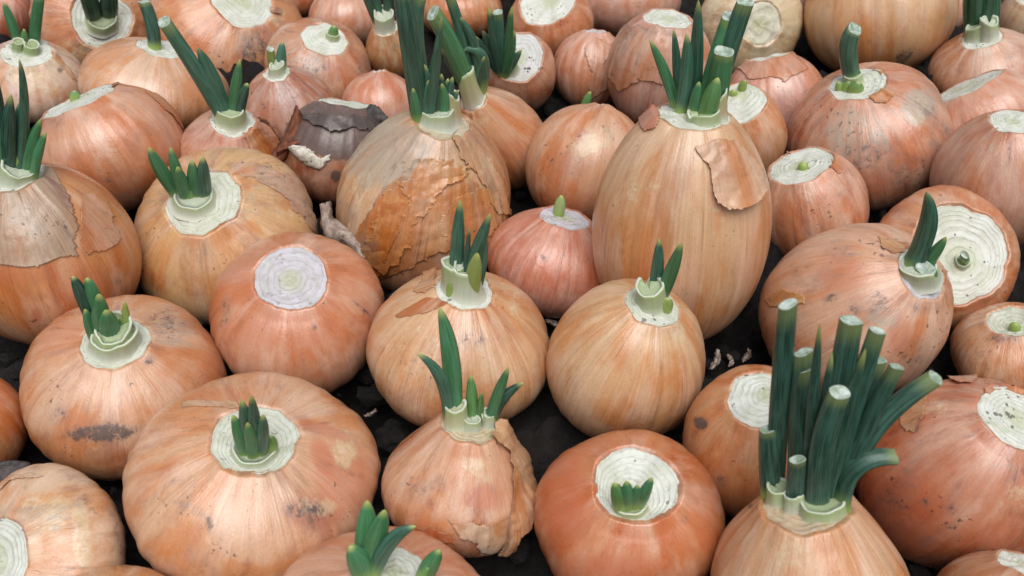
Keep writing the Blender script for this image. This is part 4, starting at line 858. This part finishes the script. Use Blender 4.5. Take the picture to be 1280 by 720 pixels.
o.mark(('p', 50, 90, 50, 30, .6), ('d', 75, 88, 4, 5, .8), ('d', 12, 92, 4, 4, .6)).bulb().sheath(22, 62, 23, 49, 15, 14, col='green', ragged=.1).sheath(39, 65, 40, 53, 20, 19, col='green', ragged=.15)
o.leaf(23, 52, 4, 2, 13, 'p', 'mid').leaf(42, 56, 50, -6, 14, 'c', 'mid').leaf(32, 58, 30, 36, 10, 'p', 'fresh')
o.flap([(55, 54), (70, 66), (88, 86), (100, 105), (90, 98), (70, 76)], .0005, .0014, 'orange', jag=1, side=(.7, -.5))
Onion('BB', (12, 22, .7473, .0188, .0249), 'small reddish pink onion in the top left corner', (.60, .29, .21), disc=(12, -10, 8), streak=.3, dirt=0.46).bulb()
Onion('BC', (575, 12, .7626, .0345, .0234), 'orange onion at the top edge behind the thick slanting cut leaf', (.60, .31, .15), disc=(575, -25, 8), tb=-1, streak=.3, dirt=0.58).bulb()
o = Onion('BD', (714, 172, .6141, .0187, .0187), 'tiny mostly hidden onion with one upright sprout, behind the corky-patched pink one', 'pink', disc=(716, 146, 16), streak=.4, dirt=0.58, cdirt=.6)
o.bulb().sheath(734, 146, 735, 136, 16, 14, col='white', ragged=.3).leaf(734, 140, 738, 114, 13, 'p', 'fresh')
Onion('BE', (30, -8, .7956, .0242, .0203), 'sliver of pink onion between the two leaves of the twin-collared one', 'rose', disc=(30, -30, 6), streak=.3, dirt=0.46).bulb()
Onion('BF', (372, -4, .7920, .0172, .0172), 'sliver of reddish orange onion at the top edge behind the dusty brown one', (.56, .24, .12), disc=(372, -30, 6), streak=.3, dirt=0.46).bulb()
Onion('BG', (1180, 12, .7698, .0187, .0203), 'sliver of pink onion right of the large smooth golden one, top edge', 'rose', disc=(1180, -16, 6), streak=.3, dirt=0.46).bulb()
Onion('BH', (1000, -8, .7957, .0242, .0202), 'sliver of mauve-pink onion left of the large smooth golden one, top edge', (.52, .30, .24), disc=(1000, -30, 6), streak=.3, dirt=0.69).bulb()
Onion('BI', (178, -6, .7932, .0241, .0201), 'sliver of dark reddish onion behind the single-leaf pale peach one, top edge', 'red', disc=(178, -30, 6), streak=.3, dirt=0.46).bulb()

# ------------------------------------------------------------------ bits lying between the onions
def scrap(name, label, cat, pts, depth, thick, mat, bend=.002, seed=1, owner=None):
    """a curled scrap of dry husk: a strip of picture points at one distance, with its own curl and thickness"""
    rng = np.random.RandomState(seed)
    P = []
    for row in pts:
        line = []
        (x0, y0), (x1, y1) = row
        for k in range(9):
            u = k / 8; j = rng.normal(size=2) * .8
            line.append(CAM + ray(x0 + (x1 - x0) * u + j[0], y0 + (y1 - y0) * u + j[1]) * (depth + bend * (2 * u - 1) ** 2 + rng.normal() * .0004))
        P.append(line)
    P = np.array(P); nv = len(P)
    # densify along the strip
    m = 5 * (nv - 1) + 1; ti = np.linspace(0, nv - 1, m)
    P = np.stack([np.stack([np.interp(ti, np.arange(nv), P[:, i, j]) for j in range(3)], -1) for i in range(9)], 1)
    P = P + rng.normal(size=P.shape) * .0002
    org = P.mean((0, 1))
    o = grid_mesh(name, P, False, mat, owner.root if owner else None, {}, org); o.location = org - owner.bot if owner else org
    s = o.modifiers.new('thickness', 'SOLIDIFY'); s.thickness = thick; s.offset = 0
    o['label'] = label
    if not owner: o['category'] = cat
    return o
scrap('dry_husk', 'curled grey dry husk standing in the gap left of the crinkled papery onion', 'husk', [((401, 256), (413, 252)), ((402, 280), (415, 272)), ((408, 300), (428, 278)), ((425, 305), (440, 290)), ((440, 315), (452, 300)), ((448, 330), (460, 318))], .497, .0012, M_HUSK, .006, 3)
scrap('husk_flake', 'dirty white flake of dry husk stuck on the dark rotten onion', 'husk', [((360, 186), (366, 181)), ((372, 197), (380, 184)), ((384, 205), (396, 186)), ((398, 212), (408, 190)), ((408, 205), (415, 192))], .5415, .0008, M_WHITE_HUSK, .002, 5)
M_SHRED = make_husk('torn_brown_skin', (.10, .028, .014), (.26, .085, .035), 60)
for i, (rows, dp, bend) in enumerate([
        ([((338, 196), (350, 208)), ((350, 180), (362, 192)), ((360, 164), (374, 176)), ((364, 146), (380, 158)), ((370, 132), (376, 140))], .548, .006),
        ([((346, 168), (352, 180)), ((340, 158), (345, 166)), ((330, 150), (336, 156)), ((322, 146), (325, 150))], .556, .004),
        ([((344, 186), (348, 196)), ((360, 178), (362, 187)), ((376, 172), (378, 180)), ((388, 168), (387, 174))], .545, .005),
        ([((384, 150), (378, 160)), ((392, 140), (390, 150)), ((400, 132), (402, 142))], .552, .003)]):
    scrap('skin_shred', 'dark red-brown curled shred of torn skin', None, rows, dp, .0006, M_SHRED, bend, 40 + i, owner=AT)
for i, (rows, dp, bend) in enumerate([
        ([((452, 142), (458, 160)), ((464, 130), (472, 158)), ((474, 134), (482, 160)), ((484, 146), (490, 158))], .556, .005)]):
    scrap('skin_shred', 'blackish shred of rotten skin', None, rows, dp, .0006, M_DARK, bend, 60 + i, owner=AT)
def clod(name, label, cat, px, py, depth, r, sq, mat, seed):
    rng = np.random.RandomState(seed); nu, nv = 28, 16
    th = np.arange(nu) * 2 * math.pi / nu; v = np.linspace(.02, math.pi - .02, nv); TH, V = np.meshgrid(th, v)
    R = r * (1 + .16 * np.sin(3 * TH + 2 * np.sin(2 * V) + seed) * np.sin(V) + .1 * np.sin(5 * TH + 4 * V) + .08 * np.sin(9 * V + 2 * TH))
    c = CAM + ray(px, py) * depth
    P = np.stack([R * np.sin(V) * np.cos(TH) * sq[0], R * np.sin(V) * np.sin(TH) * sq[1], R * np.cos(V) * sq[2]], -1) + c
    o = grid_mesh(name, P, True, mat, None, {}, c); o.location = c
    o['label'] = label; o['category'] = cat
def soil_depth(px, py, z): r = ray(px, py); return (z - CAM_H) / r[2]
clod('soil_clod', 'grey lump of soil in the dark gap right of the big front onion', 'soil clod', 490, 545, soil_depth(490, 545, .004), .0075, (1, 1, .8), M_SOIL, 2)
clod('dark_scrap', 'dark grey crumbly scrap between the onions at the left edge', 'scrap', 2, 592, soil_depth(2, 592, .032), .0085, (1.4, .7, .5), M_DARK, 4)
rng = np.random.RandomState(3)
for i, (x0, y0, x1, y1, w, z, lab) in enumerate([(889, 462, 897, 438, 7, .006, 'pale grey straw bit lying leftmost in the gap under the tall golden onion'),
        (912, 458, 910, 444, 5, .005, 'short grey straw bit in the gap under the tall golden onion, second from left'),
        (928, 452, 936, 438, 6, .004, 'greyish fibre lying by the left foot of the large tilted onion'),
        (682, 400, 700, 410, 7, .003, 'small grey scrap in the gap below the small rose-pink onion'),
        (456, 520, 470, 512, 4, .004, 'short fibre in the dark gap left of the central round onion')]):
    dpt = soil_depth((x0 + x1) / 2, (y0 + y1) / 2, z)
    nx, ny = (y1 - y0), -(x1 - x0); L = math.hypot(nx, ny); nx, ny = nx / L * w / 2, ny / L * w / 2
    rows = []
    for k in range(5):
        u = k / 4; q = math.sin(math.pi * (u * .8 + .1)); bx = 3 * math.sin(u * 3.1)
        rows.append(((x0 + (x1 - x0) * u - nx * q + bx, y0 + (y1 - y0) * u - ny * q), (x0 + (x1 - x0) * u + nx * q + bx, y0 + (y1 - y0) * u + ny * q)))
    scrap('straw_bit', lab, 'straw', rows, dpt, .0007, M_HUSK, .0015, 20 + i)
